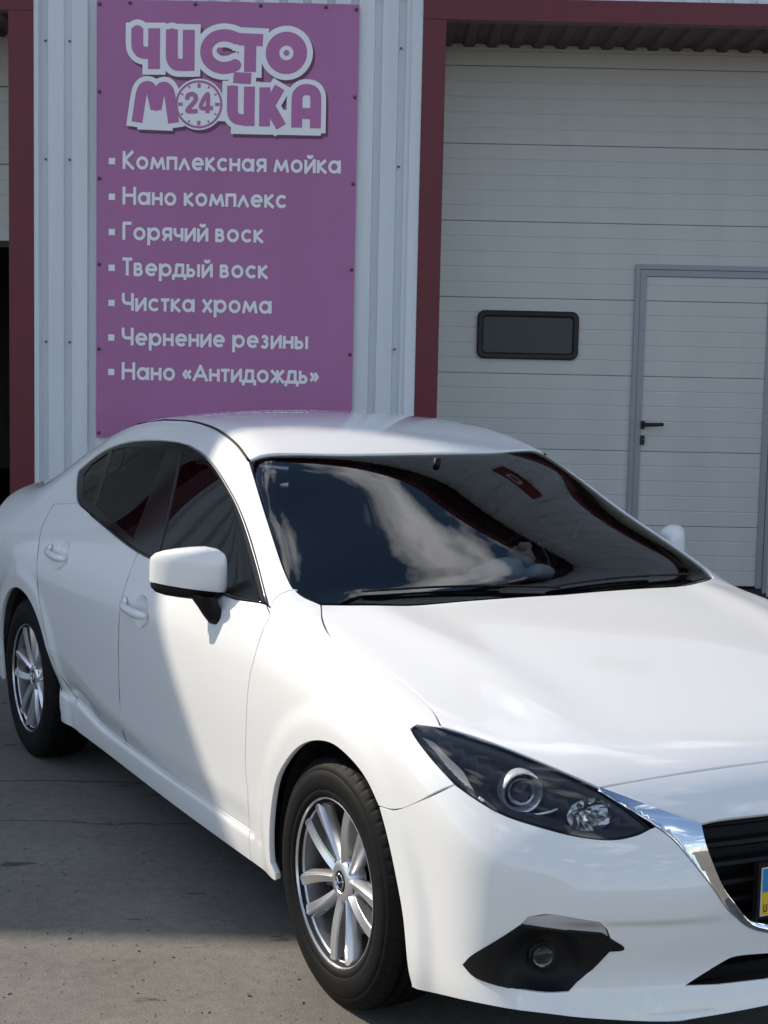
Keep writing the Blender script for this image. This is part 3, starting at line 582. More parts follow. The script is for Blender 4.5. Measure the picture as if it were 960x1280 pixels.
# geometric monoline Cyrillic: each glyph = strokes in a unit box (x-height .52, cap .72, baseline 0)
XH, CP = .52, .72
def arc(cx_, cy_, r, a0, a1, n=16, ry=None): return [(cx_+r*math.cos(math.radians(a0+(a1-a0)*k_/n)), cy_+(ry or r)*math.sin(math.radians(a0+(a1-a0)*k_/n))) for k_ in range(n+1)]
R5 = .26-.055
def L_(*p_): return list(p_)
GL = {
 'К': (.52, [L_((.06, 0), (.06, CP)), L_((.46, CP), (.09, .37), (.49, 0))]),
 'Н': (.60, [L_((.06, 0), (.06, CP)), L_((.54, 0), (.54, CP)), L_((.06, .38), (.54, .38))]),
 'Г': (.40, [L_((.06, 0), (.06, CP-.045), (.40, CP-.045))]),
 'Т': (.44, [L_((.0, CP-.045), (.44, CP-.045)), L_((.22, 0), (.22, CP))]),
 'Ч': (.52, [L_((.05, CP), (.05, .46))+arc(.21, .46, .16, 180, 270, 8)+L_((.46, .30)), L_((.46, 0), (.46, CP))]),
 'А': (.66, [L_((.02, 0), (.33, CP-.10), (.64, 0)), L_((.13, .22), (.53, .22))]),
 'о': (.56, [arc(.28, .26, R5, 0, 360, 28)]),
 'м': (.66, [L_((.04, 0), (.135, XH-.07), (.33, .10), (.525, XH-.07), (.62, 0))]),
 'п': (.46, [L_((.05, 0), (.05, XH-.045), (.41, XH-.045), (.41, 0))]),
 'л': (.50, [L_((.03, 0), (.25, XH-.09), (.47, 0))]),
 'е': (.55, [L_((.08, .26), (.475, .26))+arc(.28, .26, R5, 0, 315, 26)]),
 'к': (.42, [L_((.05, 0), (.05, XH)), L_((.38, XH), (.08, .27), (.41, 0))]),
 'с': (.50, [arc(.28, .26, R5, 45, 315, 22)]),
 'н': (.46, [L_((.05, 0), (.05, XH)), L_((.41, 0), (.41, XH)), L_((.05, .27), (.41, .27))]),
 'а': (.57, [arc(.27, .26, R5, 0, 360, 28), L_((.50, 0), (.50, XH))]),
 'я': (.46, [L_((.40, 0), (.40, XH-.04), (.20, XH-.04))+arc(.20, .35, .13, 90, 270, 12)+L_((.40, .22)), L_((.24, .24), (.06, 0))]),
 'й': (.48, [L_((.05, XH), (.05, .02), (.43, XH-.02), (.43, 0)), arc(.24, .72, .10, 200, 340, 8)]),
 'и': (.48, [L_((.05, XH), (.05, .02), (.43, XH-.02), (.43, 0))]),
 'р': (.57, [arc(.30, .26, R5, 0, 360, 28), L_((.06, -.20), (.06, XH))]),
 'ч': (.42, [L_((.05, XH), (.05, .35))+arc(.19, .35, .14, 180, 270, 8)+L_((.37, .21)), L_((.37, 0), (.37, XH))]),
 'в': (.42, [L_((.05, 0), (.05, XH-.045), (.20, XH-.045))+arc(.20, .375, .10, 90, -90, 10)+L_((.05, .275)), L_((.20, .275))+arc(.22, .16, .115, 90, -90, 10)+L_((.05, .045))]),
 'д': (.52, [L_((.0, -.13), (.0, .045), (.52, .045), (.52, -.13)), L_((.10, .045), (.15, XH-.045), (.42, XH-.045), (.42, .045))]),
 'ы': (.60, [L_((.05, XH), (.05, .045), (.20, .045))+arc(.20, .165, .12, -90, 90, 10)+L_((.05, .285)), L_((.53, 0), (.53, XH))]),
 'т': (.38, [L_((.0, XH-.045), (.38, XH-.045)), L_((.19, 0), (.19, XH))]),
 'х': (.44, [L_((.03, 0), (.41, XH)), L_((.03, XH), (.41, 0))]),
 'з': (.40, [arc(.19, .38, .105, 150, -80, 12)+arc(.18, .16, .125, 80, -150, 12)]),
 'ж': (.62, [L_((.31, 0), (.31, XH)), L_((.03, XH), (.28, .27), (.02, 0)), L_((.59, XH), (.34, .27), (.60, 0))]),
 'ь': (.40, [L_((.05, XH), (.05, .045), (.20, .045))+arc(.20, .165, .12, -90, 90, 10)+L_((.05, .285))]),
 '«': (.40, [L_((.18, .44), (.05, .27), (.18, .10)), L_((.36, .44), (.23, .27), (.36, .10))]),
 '»': (.40, [L_((.05, .44), (.18, .27), (.05, .10)), L_((.23, .44), (.36, .27), (.23, .10))]),
 'U': (.46, [L_((.05, CP), (.05, .24))+arc(.23, .24, .18, 180, 360, 14)+L_((.41, CP))]),
}
def stroke(P, w, cap_=0.0):
    """polygon of constant width round a polyline (mitred)"""
    P = clean(np.array(P, float), 1e-5) if np.linalg.norm(np.array(P[0])-np.array(P[-1])) > 1e-4 else np.array(P, float)
    closed = np.linalg.norm(P[0]-P[-1]) < 1e-4
    if closed:
        P = P[:-1]; d = np.roll(P, -1, 0)-np.roll(P, 1, 0); d /= np.linalg.norm(d, axis=1)[:, None]; n = np.stack([-d[:, 1], d[:, 0]], 1)
        return [np.vstack([P+n*w/2, (P+n*w/2)[:1], (P-n*w/2)[:1], (P-n*w/2)[::-1]])]
    out = []
    seg = np.diff(P, axis=0); seg /= np.linalg.norm(seg, axis=1)[:, None]; nn = np.stack([-seg[:, 1], seg[:, 0]], 1)
    m = np.vstack([nn[:1], nn[:-1]+nn[1:], nn[-1:]]); l = np.linalg.norm(m, axis=1)[:, None]; m /= np.maximum(l, 1e-6)
    c = np.ones(len(P)); c[1:-1] = np.clip(np.sum(m[1:-1]*nn[1:], 1), .42, 1)
    A = P+m*(w/2/c)[:, None]; B = P-m*(w/2/c)[:, None]
    return [np.vstack([A, B[::-1]])]
def rstroke(P, w, ext=0):
    P = np.array(P, float); out = []; n = len(P); ends = False
    if ext:
        for i, j in ((0, 1), (-1, -2)): d = P[i]-P[j]; P[i] = P[i]+d/np.linalg.norm(d)*ext
    for i in range(n-1):
        d = P[i+1]-P[i]; d /= np.linalg.norm(d); m = np.array((-d[1], d[0]))*w/2; out.append(np.array([P[i]+m, P[i]-m, P[i+1]-m, P[i+1]+m]))
    for i in range(n):
        if ends or 0 < i < n-1: out.append(np.array([P[i]+w/2*np.array((math.cos(a), math.sin(a))) for a in np.linspace(0, 2*math.pi, 20, endpoint=False)]))
    return out
def text_loops(s, x, z, size, w, sp=.075):
    loops = []
    for ch in s:
        if ch == ' ': x += .26*size; continue
        adv, st = GL[ch]
        for q in st:
            for pg in stroke(q, w): loops.append(pg*size+np.array((x, z)))
        x += (adv+sp)*size
    return loops, x
lines = ['Комплексная мойка', 'Нано комплекс', 'Горячий воск', 'Твердый воск', 'Чистка хрома', 'Чернение резины', 'Нано «Антидождь»']
# baseline heights and right ends measured on the banner
zb = [2.70, 2.488, 2.277, 2.062, 1.850, 1.640, 1.430]; xe = [-.305, -.630, -.770, -.740, -.712, -.486, -.420]
for s, zz, xr in zip(lines, zb, xe):
    x0 = -1.625-SX0; lp, x1 = text_loops(s, 0, 0, 1, .130); width = x1-.075; size = (xr-SX0-x0)/width
    hgt = .148
    x = 0
    for ch in s:
        if ch == ' ': x += .26; continue
        adv, st = GL[ch]
        lp = [pg*np.array((size, hgt))+np.array((x0+x*size, zz-SZ0)) for q in st for pg in rstroke(q, .130)]
        flat_print('letter', lp, 'bwhite', .0025); x += adv+.075
    c = np.array((-1.690-SX0, zz-SZ0+.045)); flat_print('bullet', [c+np.array(q)*.019 for q in ([(-1, -1), (1, -1), (1, 1), (-1, 1)],)], 'bwhite', .0025)
# logo: heavy rounded letters, white outline over a dark drop shadow
# ---------------------------------------------------------------- body panels cut from the surface
def mir(P): P = np.array(P, float); P[:, 1] *= -1; return P
def onside(pts, s=-1):
    """(x, z) -> point on the right-hand flank"""
    Q = np.array([(x, -1.3, z) for x, z in pts]); P, ok = cast(Q, (0, 1, 0), 0, 1.3, 200); return P
def ontop(pts):
    Q = np.array([(x, y, 1.8) for x, y in pts]); P, ok = cast(Q, (0, 0, -1), 0, 1.6, 200); return P
def onfront(pts):
    Q = np.array([(1.4, y, z) for y, z in pts]); P, ok = cast(Q, (-1, 0, 0), 0, 1.6, 200); return P
def surf(outline, d, holes=(), off=0.0, gap=.0022, step=.024, flange=.016):
    """triangulated piece of the body surface bounded by a 3-D outline, seen along d. Returns V, F, N"""
    d = np.array(d, float); d /= np.linalg.norm(d)
    u = np.cross(d, (0, 0, 1.0)) if abs(d[2]) < .9 else np.cross(d, (0, 1.0, 0)); u /= np.linalg.norm(u); v = np.cross(d, u)
    to2 = lambda P: np.stack([P@u, P@v], 1)
    L = clean(to2(np.asarray(outline))); L = inset(L, gap)
    H = [inset(clean(to2(np.asarray(h))), -gap) for h in holes]
    lo, hi = L.min(0), L.max(0)
    gx, gy = np.meshgrid(np.arange(lo[0], hi[0], step), np.arange(lo[1], hi[1], step*.87)); gx = gx+(np.arange(gx.shape[0]) % 2)[:, None]*step/2
    G = np.stack([gx.ravel(), gy.ravel()], 1); G = G[inside(L, G)]
    ok = edge_dist(L, G) > step*.35
    for h in H: ok &= ~inside(h, G) & (edge_dist(h, G) > step*.35)
    v2, T = fill([L], H, G[ok])
    O3 = v2[:, :1]*u+v2[:, 1:]*v+d*4.5
    dep = np.asarray(outline)@d; a0, a1 = 4.5-dep.max()-.35, 4.5-dep.min()+.30
    P, good = cast(O3, -d, a0, a1, int((a1-a0)/.010))
    if not good.all(): print('surf: %d misses of %d' % ((~good).sum(), len(good)))
    P[~good] = (O3-d*4.5)[~good]
    N = grad(P)
    o = off(P) if callable(off) else off
    P = P+N*np.broadcast_to(o, (len(P),))[:, None]
    # orientation: outward
    a = P[T]; fn = np.cross(a[:, 1]-a[:, 0], a[:, 2]-a[:, 0]); flip = np.sum(fn*N[T[:, 0]], 1) < 0; T = np.where(flip[:, None], T[:, ::-1], T)
    used = np.unique(T); mp = -np.ones(len(P), int); mp[used] = np.arange(len(used)); P, N, T = P[used], N[used], mp[T]
    if callable(off):
        t1 = np.cross(N, (.31, .52, .79)); t1 /= np.linalg.norm(t1, axis=1)[:, None]; t2 = np.cross(N, t1); e = .005
        g = (off(P+t1*e)-off(P-t1*e))[:, None]/(2*e)*t1+(off(P+t2*e)-off(P-t2*e))[:, None]/(2*e)*t2
        N = N-g; N /= np.linalg.norm(N, axis=1)[:, None]
    V = list(P); Nn = list(N); Fc = [tuple(t) for t in T]
    if flange:
        cnt = {}
        for t in T:
            for k in range(3): cnt[(t[k], t[(k+1) % 3])] = 1
        for (i, j) in list(cnt):
            if (j, i) not in cnt:
                e = P[j]-P[i]; n0 = np.cross(e, N[i]); n0 /= max(np.linalg.norm(n0), 1e-9)
                b = len(V); V += [P[i], P[j], P[j]-N[j]*flange, P[i]-N[i]*flange]
                Nn += [n0*.8+N[i]*.6, n0*.8+N[j]*.6, n0, n0]; Fc.append((b, b+3, b+2, b+1))
    return np.array(V), Fc, np.array(Nn)
def flipy(S):
    V, Fc, N = S; return mir(V), [f[::-1] for f in Fc], mir(N)
def join(*S):
    V, Fc, N = [], [], []
    for a, b, c in S:
        k = len(V); V += list(a); N += list(c); Fc += [tuple(i+k for i in f) for f in b]
    return np.array(V), Fc, np.array(N)
def halves(S):
    """right half + mirror image, closed on the centre line"""
    V, Fc, N = S; V = V.copy(); N = N.copy(); c = np.abs(V[:, 1]) < .0045; V[c, 1] = 0
    Fc = [f for f in Fc if not (len(f) == 4 and c[list(f)].all())]
    n = c & (np.abs(N[:, 1]) < .3); N[n, 1] = 0
    return join((V, Fc, N), flipy((V, Fc, N)))
def put(name, S, m, parent): return raw(name, S[0], S[1], m, parent, S[2])
def both(name, S, m, parent, mparent=None):
    a = put(name, S, m, parent); b = put(name, flipy(S), m, mparent or parent); return a, b
def cat(*A): return np.vstack([np.atleast_2d(a) for a in A])
O_ = {k: np.array(v) for k, v in OUT.items()}

CAR = empty('parked_car', (.6484, 4.3881, 0), .50813-math.pi/2)
tag(CAR, 'glossy white four-door sedan with silver alloy wheels parked in front of the car wash', 'car')

# --- flank: front fender, doors, body side ring
tip = O_['head_top'][0]
head_t = cat(crv(O_['head_top'][:3], 4), crv(O_['head_top'][2:], 6))           # tip -> hood corner
i_gap = O_['hood_gap'][-1]
arch = crv(O_['arch'], 5)
sill_a = onside([(-.335, .285)])[0]
door_c = O_['fender_door'][-1]
apb = crv(O_['ap_base'], 4)
def sill_line(x0, x1, n, dz): 
    xs = np.linspace(x0, x1, n); return onside([(x, float(ZSILL(np.array(x)))+dz) for x in xs])
O_['door_bottom_f'] = sill_line(-.528, -1.600, 14, .0165); O_['door_bottom_r'] = sill_line(-1.600, -2.165, 12, .0165)
O_['fender_door'] = cat(O_['fender_door'][:-2], onside([(-.514, .43), (-.524, .34)]), O_['door_bottom_f'][:1])
O_['door_mid'] = cat(O_['door_mid'][:-2], onside([(-1.578, .46), (-1.592, .36)]), O_['door_bottom_r'][:1])
O_['door_rear'] = cat(O_['door_rear'][:5], onside([(-2.395, .60), (-2.335, .485), (-2.275, .405), (-2.215, .355)]), O_['door_bottom_r'][-1:])
door_c = O_['fender_door'][-1]; sill_a = onside([(-.335, .309)])[0]
ws_s = crv(O_['ws_side'], 5)
k_ap = int(np.argmin(np.linalg.norm(ws_s-O_['ap_base'][-1], axis=1)))
arch_up = arch[arch[:, 2] > .313]; arch_lo = arch[arch[:, 2] < .303]
fender_out = cat(crv(O_['hood_gap'], 5), O_['head_top'][1], tip, crv(O_['head_out'][::-1], 4), crv(O_['fender_bumper'], 4),
                 arch[arch[:, 2] > .25][::-1], onside([(-.3385, .24), (-.340, .222)]), onside([(x, .2155) for x in np.linspace(-.348, -.527, 8)]), onside([(-.527, .25), (-.527, .285)]), door_c, crv(O_['fender_door'][::-1], 5), apb, ws_s[k_ap:][:-1])
S = surf(fender_out, (.25, -.8, .5), step=.016, gap=.0015)
both('front_fender', S, 'paint', CAR)

def ellipse_side(cx, cz, a, b, n=28, rot=0):
    c, s = math.cos(rot), math.sin(rot)
    return onside([(cx+a*math.cos(t)*c-b*math.sin(t)*s, cz+a*math.cos(t)*s+b*math.sin(t)*c) for t in np.linspace(0, 2*math.pi, n, endpoint=False)])
belt = crv(O_['belt'], 6)
i_mid = int(np.argmin(np.abs(belt[:, 0]-O_['door_mid'][0, 0])))
doors = []
HB = []
def dish(cx, cz, a, b, depth):
    def f(P): 
        q = ((P[:, 0]-cx)/a)**2+((P[:, 2]-cz)/b)**2
        return -depth*np.clip(1-q, 0, 1)**.8
    return f
for nm, fr, bot, rear, bl, (hx, hz) in (
        ('front_door', O_['fender_door'], O_['door_bottom_f'], O_['door_mid'], belt[:i_mid+1], (-1.40, .812)),
        ('rear_door', O_['door_mid'], O_['door_bottom_r'], O_['door_rear'], belt[i_mid:], (-2.29, .880))):
    ol = cat(crv(fr, 5), crv(bot, 5), crv(rear[::-1], 5), bl[::-1])
    hole = ellipse_side(hx+.035, hz-.004, .066, .050)
    S = surf(ol, (0, -.94, .34), holes=[hole], step=.013, gap=.0034)
    D = surf(hole, (0, -1, .1), off=dish(hx+.035, hz-.004, .067, .051, .030), gap=-.0022, step=.008, flange=0)
    # pull-type grip bridging the dish
    yw = float(W(np.array(hx), np.array(hz)))
    xs = np.linspace(-.115, .115, 19)
    path = [(hx+x, -(yw+.003+.022*(1-abs(x/.125)**3.5)), hz-.035*x-.006*math.cos(x*9)) for x in xs]
    rad = [.0065+.0060*(1-abs(x/.118)**4) for x in xs]
    tv, tf = tube(path, rad, 14, 1.25)
    cv, cf, cn = surf(ellipse_side(hx-.112, hz+.004, .026, .018), (0, -1, .1), off=dish(hx-.112, hz+.004, .032, .023, -.011), gap=0, step=.006, flange=0)
    for side in (0, 1):
        s = S if side == 0 else flipy(S); d0 = D if side == 0 else flipy(D)
        door = put(nm, s, 'paint', CAR)
        put('handle_recess', d0, 'paint', door)
        V = np.array(tv); Fc = tf
        if side: V = mir(V); Fc = [f[::-1] for f in Fc]
        raw('handle', V, Fc, 'paint', door, smooth=True)
        put('handle_cap', (cv, cf, cn) if side == 0 else flipy((cv, cf, cn)), 'paint', door)

ang = np.linspace(math.radians(197), math.radians(-16), 40)
rarch = onside([(-2.70-.362*math.cos(a), .325+.362*math.sin(a)) for a in ang[::-1]])   # behind the wheel ... in front
rarch = onside([(-2.70+.362*math.cos(a), .325+.362*math.sin(a)) for a in np.linspace(math.radians(-18), math.radians(166), 40)])
sill_b = onside([(x, .215) for x in np.linspace(-.345, -2.34, 30)])
rear_seam = onside([(-3.10, .44), (-3.20, .60), (-3.33, .68), (-3.36, .80), (-3.30, .93), (-3.34, .99)])
deck = ontop([(-3.32, -.66), (-3.22, -.635), (-3.10, -.615)])
backl = ontop([(-3.04, -.60), (-2.85, -.565), (-2.6, -.535), (-2.40, -.515)])
ditch_r = cat(crv(ontop([(-2.40, -.515), (-2.15, -.500)]), 4), crv(O_['ditch'][::-1], 5))
sill_top = sill_line(-.529, -2.164, 40, .0165)
sill_out = cat(onside([(-.529, .285), (-.529, .25)]), onside([(x, .2155) for x in np.linspace(-.529, -2.164, 30)]), onside([(-2.164, .25), (-2.164, .29)]), sill_top[::-1])
S = surf(sill_out, (0, -.82, .57), step=.009, gap=.0008); both('side_sill', S, 'paint', CAR)
side_out = cat(onside([(-2.167, .29), (-2.167, .25)]), onside([(x, .2155) for x in np.linspace(-2.167, -2.345, 7)]), rarch[1:], rear_seam, deck, crv(backl, 3), ditch_r,
               ws_s[:k_ap+1], apb[::-1], crv(O_['win_top'][::-1], 5), crv(O_['door_rear'], 5)[:-1])
S = surf(side_out, (-.06, -.80, .57), step=.016)
both('body_side', S, 'paint', CAR)

for seam in (O_['door_mid'], O_['door_rear']):  # dark bead added along the door gaps to stand in for their shade line
    q = crv(seam, 5); q = q-grad(q)*.0012; tv, tf = tube(q, .0013, 6)
    raw('seam_shade_bead', tv, tf, 'rubber', CAR, smooth=True); raw('seam_shade_bead', mir(tv), [f[::-1] for f in tf], 'rubber', CAR, smooth=True)
# --- side glazing
win = cat(belt, crv(O_['win_top'], 5))
gf = crv(cat(O_['glass_f'][:6]), 4); gf = cat(gf, crv(O_['glass_f'][5:], 3))
gr = cat(crv(O_['glass_r'][:3], 4), crv(O_['glass_r'][2:4], 3), crv(O_['glass_r'][3:], 3))
gq = O_['glass_q']
S = surf(win, (0, -.85, .53), holes=[gf, gr, gq], off=-.005, gap=.001, step=.03, flange=.012)
both('window_surround', S, 'gloss', CAR)
for g in (gf, gr, gq):
    S = surf(g, (0, -.85, .53), off=-.009, gap=-.004, step=.03, flange=0); both('side_window', S, 'tint', CAR)
# thin bright strip on the leading window frame edge and belt
wt = crv(O_['win_top'], 5)
strip = wt[wt[:, 0] > -1.75]; n = grad(strip)
tv, tf = tube(strip+n*.001, .0045, 6); raw('window_trim', tv, tf, 'trim', CAR, smooth=True); raw('window_trim', mir(tv), [f[::-1] for f in tf], 'trim', CAR, smooth=True)
st2 = belt[belt[:, 0] > -2.2]; n = grad(st2)
tv, tf = tube(st2+n*.002, .0055, 6); raw('belt_trim', tv, tf, 'gloss', CAR, smooth=True); raw('belt_trim', mir(tv), [f[::-1] for f in tf], 'gloss', CAR, smooth=True)

# --- roof, windshield, hood, rear
wst = [(x, y) for x, y in [(-1.195, -.578), (-1.135, -.44), (-1.084, -.30), (-1.056, -.15), (-1.046, 0)]]
ws_top = crv(ontop(wst), 5); ws_top_full = cat(ws_top, mir(ws_top)[::-1][1:])
rd = ditch_r[::-1]
back_top = ontop([(-2.40, y) for y in (-.515,)]); bt = crv(ontop([(-2.40, -.512), (-2.44, -.35), (-2.47, -.18), (-2.48, 0)]), 5)
roof_out = cat(ws_top_full[::-1], rd, bt, mir(bt)[::-1], mir(rd)[::-1])
put('roof', surf(roof_out, (0, 0, 1), step=.034), 'paint', CAR)
n = grad(ditch_r); tv, tf = tube(ditch_r+n*.000, .006, 6, .7)
raw('roof_molding', tv, tf, 'black', CAR, smooth=True); raw('roof_molding', mir(tv), [f[::-1] for f in tf], 'black', CAR, smooth=True)
ws_low = ontop([(-.43, -.72), (-.36, -.60), (-.31, -.45), (-.285, -.25), (-.275, 0)])
ws_low = crv(ws_low, 4)
w_edge = ws_s[:int(np.argmin(np.abs(ws_s[:, 0]+.49)))+1]
ws_half = cat(ws_top[::-1], w_edge, ws_low)
ws_out = cat(ws_top_full[::-1], w_edge, ws_low, mir(ws_low)[::-1], mir(w_edge)[::-1])
inner = inset_out = None
put('windshield', surf(ws_out, (.6, 0, .8), off=-.005, gap=.003, step=.03, flange=0), 'ws', CAR)
# ceramic frit round the glass: same outline minus a shrunken copy
def shrink3(outline, d, g):
    d = np.array(d, float); d /= np.linalg.norm(d); u = np.cross(d, (0, 0, 1.0)); u /= np.linalg.norm(u); v = np.cross(d, u)
    L = inset(clean(np.stack([outline@u, outline@v], 1)), g); w = (outline@d).mean(); return L[:, :1]*u+L[:, 1:]*v+d*w
put('windshield_border', surf(ws_out, (.6, 0, .8), holes=[shrink3(ws_out, (.6, 0, .8), .022)], off=-.008, gap=.001, step=.03, flange=.01), 'gloss', CAR)
hg = crv(O_['hood_gap'], 5); hr = crv(O_['hood_rear'], 5); hr = cat(hr, ontop([(-.255, 0)]))
hf = cat(crv(O_['hood_front'], 5), ontop([(.757, 0)]))
hood_half = cat(hr[::-1], hg, crv(O_['head_top'][2:], 6), hf)
put('hood', surf(cat(hood_half, mir(hood_half)[::-1]), (.25, 0, 1), step=.026, gap=.003), 'paint', CAR)
# cowl tray between hood and glass
cowl_o = cat(ontop([(-.50, -.735), (-.42, -.60), (-.39, -.4), (-.375, 0)]))
tv = []; tf = []
cy_ = np.linspace(-.74, .74, 41)
for y in cy_:
    xr = -.44+.20*(1-(y/.74)**2)*.75-.02; z0 = float(Zhood(np.array(xr), np.array(abs(y))))
    for k, (ax, az) in enumerate(((.10, -.022), (.04, -.012), (-.01, -.006), (-.035, -.002), (-.05, -.03))): tv.append((xr+ax, y, z0+az))
for i in range(40):
    for k in range(4): tf.append((i*5+k, (i+1)*5+k, (i+1)*5+k+1, i*5+k+1))
raw('cowl', tv, tf, 'black', CAR, smooth=True)
# wipers: arm + blade lying along the glass base
def wiper(y0, y1, xo0, xo1, lift):
    P = []
    for t in np.linspace(0, 1, 14):
        y = y0+(y1-y0)*t; x = xo0+(xo1-xo0)*t; P.append((x, y))
    Q = ontop(P); n = grad(Q); Q = Q+n*(.007+lift*np.sin(np.linspace(0, math.pi, 14))[:, None])
    w = link('wiper', bpy.data.meshes.new('wiper'), 'black', CAR)
    tv, tf = tube(Q, np.linspace(.0048, .003, 14), 8, .8); w.data.from_pydata([tuple(map(float, q)) for q in tv], [], tf)
    Q2 = ontop([(x-.006, y+.0) for x, y in P[4:]]); n = grad(Q2); Q2 = Q2+n*.004
    tv, tf = tube(Q2, .003, 6, 1.2); raw('wiper_blade', tv, tf, 'rubber', w, smooth=True)
wiper(.02, -.58, -.292, -.408, .002); wiper(.60, -.02, -.385, -.298, .002)

# rear: backlight, boot lid, bumper, lamps
bl_half = cat(bt[::-1], crv(backl[::-1], 3), ontop([(-3.12, -.45), (-3.16, -.2), (-3.17, 0)]))
put('rear_window', surf(cat(bl_half, mir(bl_half)[::-1]), (-.45, 0, .9), off=-.004, step=.04, flange=0), 'tint', CAR)
bb = ontop([(-3.17, 0), (-3.16, -.2), (-3.12, -.45), (-3.04, -.60), (-3.10, -.615), (-3.22, -.635), (-3.32, -.66)])
tl = onside([(-3.34, .99), (-3.30, .93), (-3.36, .80)])
def onrear(pts):
    Q = np.array([(-4.2, y, z) for y, z in pts]); P, ok = cast(Q, (1, 0, 0), 0, 1.6, 300); return P
tb = onrear([(-.60, .80), (-.45, .80), (-.45, .97)])
lamp = cat(tl, tb, onrear([(-.56, 1.0)]))
lid = cat(bb, onrear([(-.56, 1.0), (-.45, .97), (-.45, .80), (-.42, .66), (-.2, .62), (0, .62)]))
S = surf(lid, (-.55, -.25, .8), step=.05); put('boot_lid', halves(S), 'paint', CAR)
S = surf(lamp, (-.72, -.69, .1), step=.03); both('tail_light', S, 'red', CAR)
rb = cat(onrear([(0, .62), (-.2, .62), (-.42, .66), (-.45, .80), (-.60, .80)]), tl[-1:], rear_seam[::-1][2:], rarch[-1:], onside([(-3.06, .24)]), onrear([(-.6, .24), (-.3, .24), (0, .24)]))
S = surf(rb, (-.7, -.7, .1), step=.05); put('rear_bumper', halves(S), 'paint', CAR)

# --- front: nose strip, bumper, chrome wing, grille, lamps
gt = crv(O_['grille_top'], 4)
gt0 = cat(gt, onfront([(0, .652)]))
cu = crv(O_['chrome_up'], 5)
nose = cat(hf, gt0[::-1], cu[::-1])
S = surf(nose, (.8, -.2, .55), step=.02, gap=.0025); put('nose_panel', halves(S), 'paint', CAR)
co = crv(O_['chrome_out'], 5); co = cat(co, onfront([(-.12, .388), (0, .384)]))
gi = crv(O_['grille'], 5); gi = cat(gi, onfront([(-.12, .398), (0, .394)]))
# chrome: from hood corner along the lamp to the grille corner, down and across
wing = cat(cu, gi, co[::-1])
_cl = co[:, 1:]
def ridge_off(P):
    d = np.full(len(P), 1e9); Q = P[:, 1:]
    for a, b in zip(_cl[:-1], _cl[1:]):
        ab = b-a; t_ = np.clip((Q-a)@ab/max(ab@ab, 1e-12), 0, 1); d = np.minimum(d, np.linalg.norm(Q-a-t_[:, None]*ab, axis=1))
    return .003+.55*d
S = surf(wing, (.85, -.35, .3), off=ridge_off, gap=.0005, step=.009, flange=.02); put('chrome_wing', halves(S), 'chrome', CAR)
hb = cat(crv(O_['head_bot'], 6))
k_c = int(np.argmin(np.linalg.norm(co-hb[0], axis=1)))
it = O_['intake']
intake_half = cat(onfront([(0, .352)]), crv(it[[3, 2, 1, 0]], 4), it[5], it[4], onfront([(0, .286)]))
bump_out = cat(co[k_c:], intake_half, onfront([(0, .222)]), crv(O_['bump_bot'][::-1], 4), crv(O_['arch_b'][::-1], 4), crv(O_['fender_bumper'][::-1], 4), hb[::-1])
f0 = np.array(O_['fog']); fog = cat(crv(f0[:3], 4), f0[3:5], crv(f0[4:8], 4), crv(f0[7:10], 3), crv(cat(f0[9:], f0[:1]), 4)[:-1]); sig = np.array(O_['signal'])
fog_c = cat(crv(f0[:3], 4), crv(sig[1:4], 3), sig[4], sig[5], crv(f0[5:8], 4), crv(f0[7:10], 3), crv(cat(f0[9:], f0[:1]), 4)[:-1])
wash = cat(*[crv(cat(O_['washer'][i], O_['washer'][(i+1) % 6]), 3)[:-1] for i in range(6)]); wash_h = shrink3(wash, (.72, -.69, .06), .0016)
S = surf(bump_out, (.72, -.69, .06), holes=[fog_c, wash_h], step=.016, gap=.0016); put('front_bumper', halves(S), 'paint', CAR)
S = surf(wash, (.72, -.69, .06), gap=.0, step=.010, flange=.006, off=.0012); both('washer_cover', S, 'paint', CAR)
M['reflect'] = mat('satin_reflector', (.80, .80, .80), .20, 1)
# fog-lamp bezel, lamp, side signal
fc = O_['foglamp'][0]
fd = np.array((.93, -.36, .0)); fd /= np.linalg.norm(fd); fu = np.array((0, 0, 1.0)); fs = np.cross(fu, fd)
R_f = .036
fring = np.array([fc+R_f*(math.cos(a)*fs+math.sin(a)*fu) for a in np.linspace(0, 2*math.pi, 28, endpoint=False)])
bez = fog
fogd = np.array((.85, -.52, .05)); fogd /= np.linalg.norm(fogd)
def bowl(P):
    q = np.linalg.norm(np.cross(P-fc, fogd), axis=1)
    return .003-.050*sstep(.112, .035, q)
S = surf(bez, fogd, off=bowl, gap=-.002, step=.008, flange=.05); bz = both('fog_bezel', S, 'black', CAR)
for k, b_ in enumerate(bz):
    for prof, nm, m in (([(.0, .012), (.012, .011), (.022, .008), (.029, .002), (.031, -.004)], 'fog_lens', 'lens'), ([(.031, -.004), (.033, .004), (.036, .004), (.038, -.02)], 'fog_ring', 'black'), ([(.0, -.03), (.012, -.027), (.022, -.018), (.030, -.004)], 'fog_reflector', 'chrome')):
        V, Fc = lathe(prof, 28, 'x'); V = np.array(V); ax = np.array((.96, -.28, 0)); ax /= np.linalg.norm(ax); ss = np.cross((0, 0, 1.0), ax)
        V = fc-fogd*.044+V[:, :1]*ax+V[:, 1:2]*ss+V[:, 2:]*np.array((0, 0, 1.0))
        if k: V = mir(V)
        raw(nm, V, Fc, m, b_, smooth=True)
S = surf(sig, (.72, -.69, .1), off=-.0005, gap=.0, step=.012, flange=.012); sl = both('turn_signal', S, 'lens', CAR)
S2 = surf(sig, (.72, -.69, .1), off=-.007, gap=.001, step=.012, flange=0)
M['sigref'] = mat('signal_reflector', (.88, .88, .89), .3, .0)
put('signal_reflector', S2, 'sigref', sl[0]); put('signal_reflector', flipy(S2), 'sigref', sl[1])
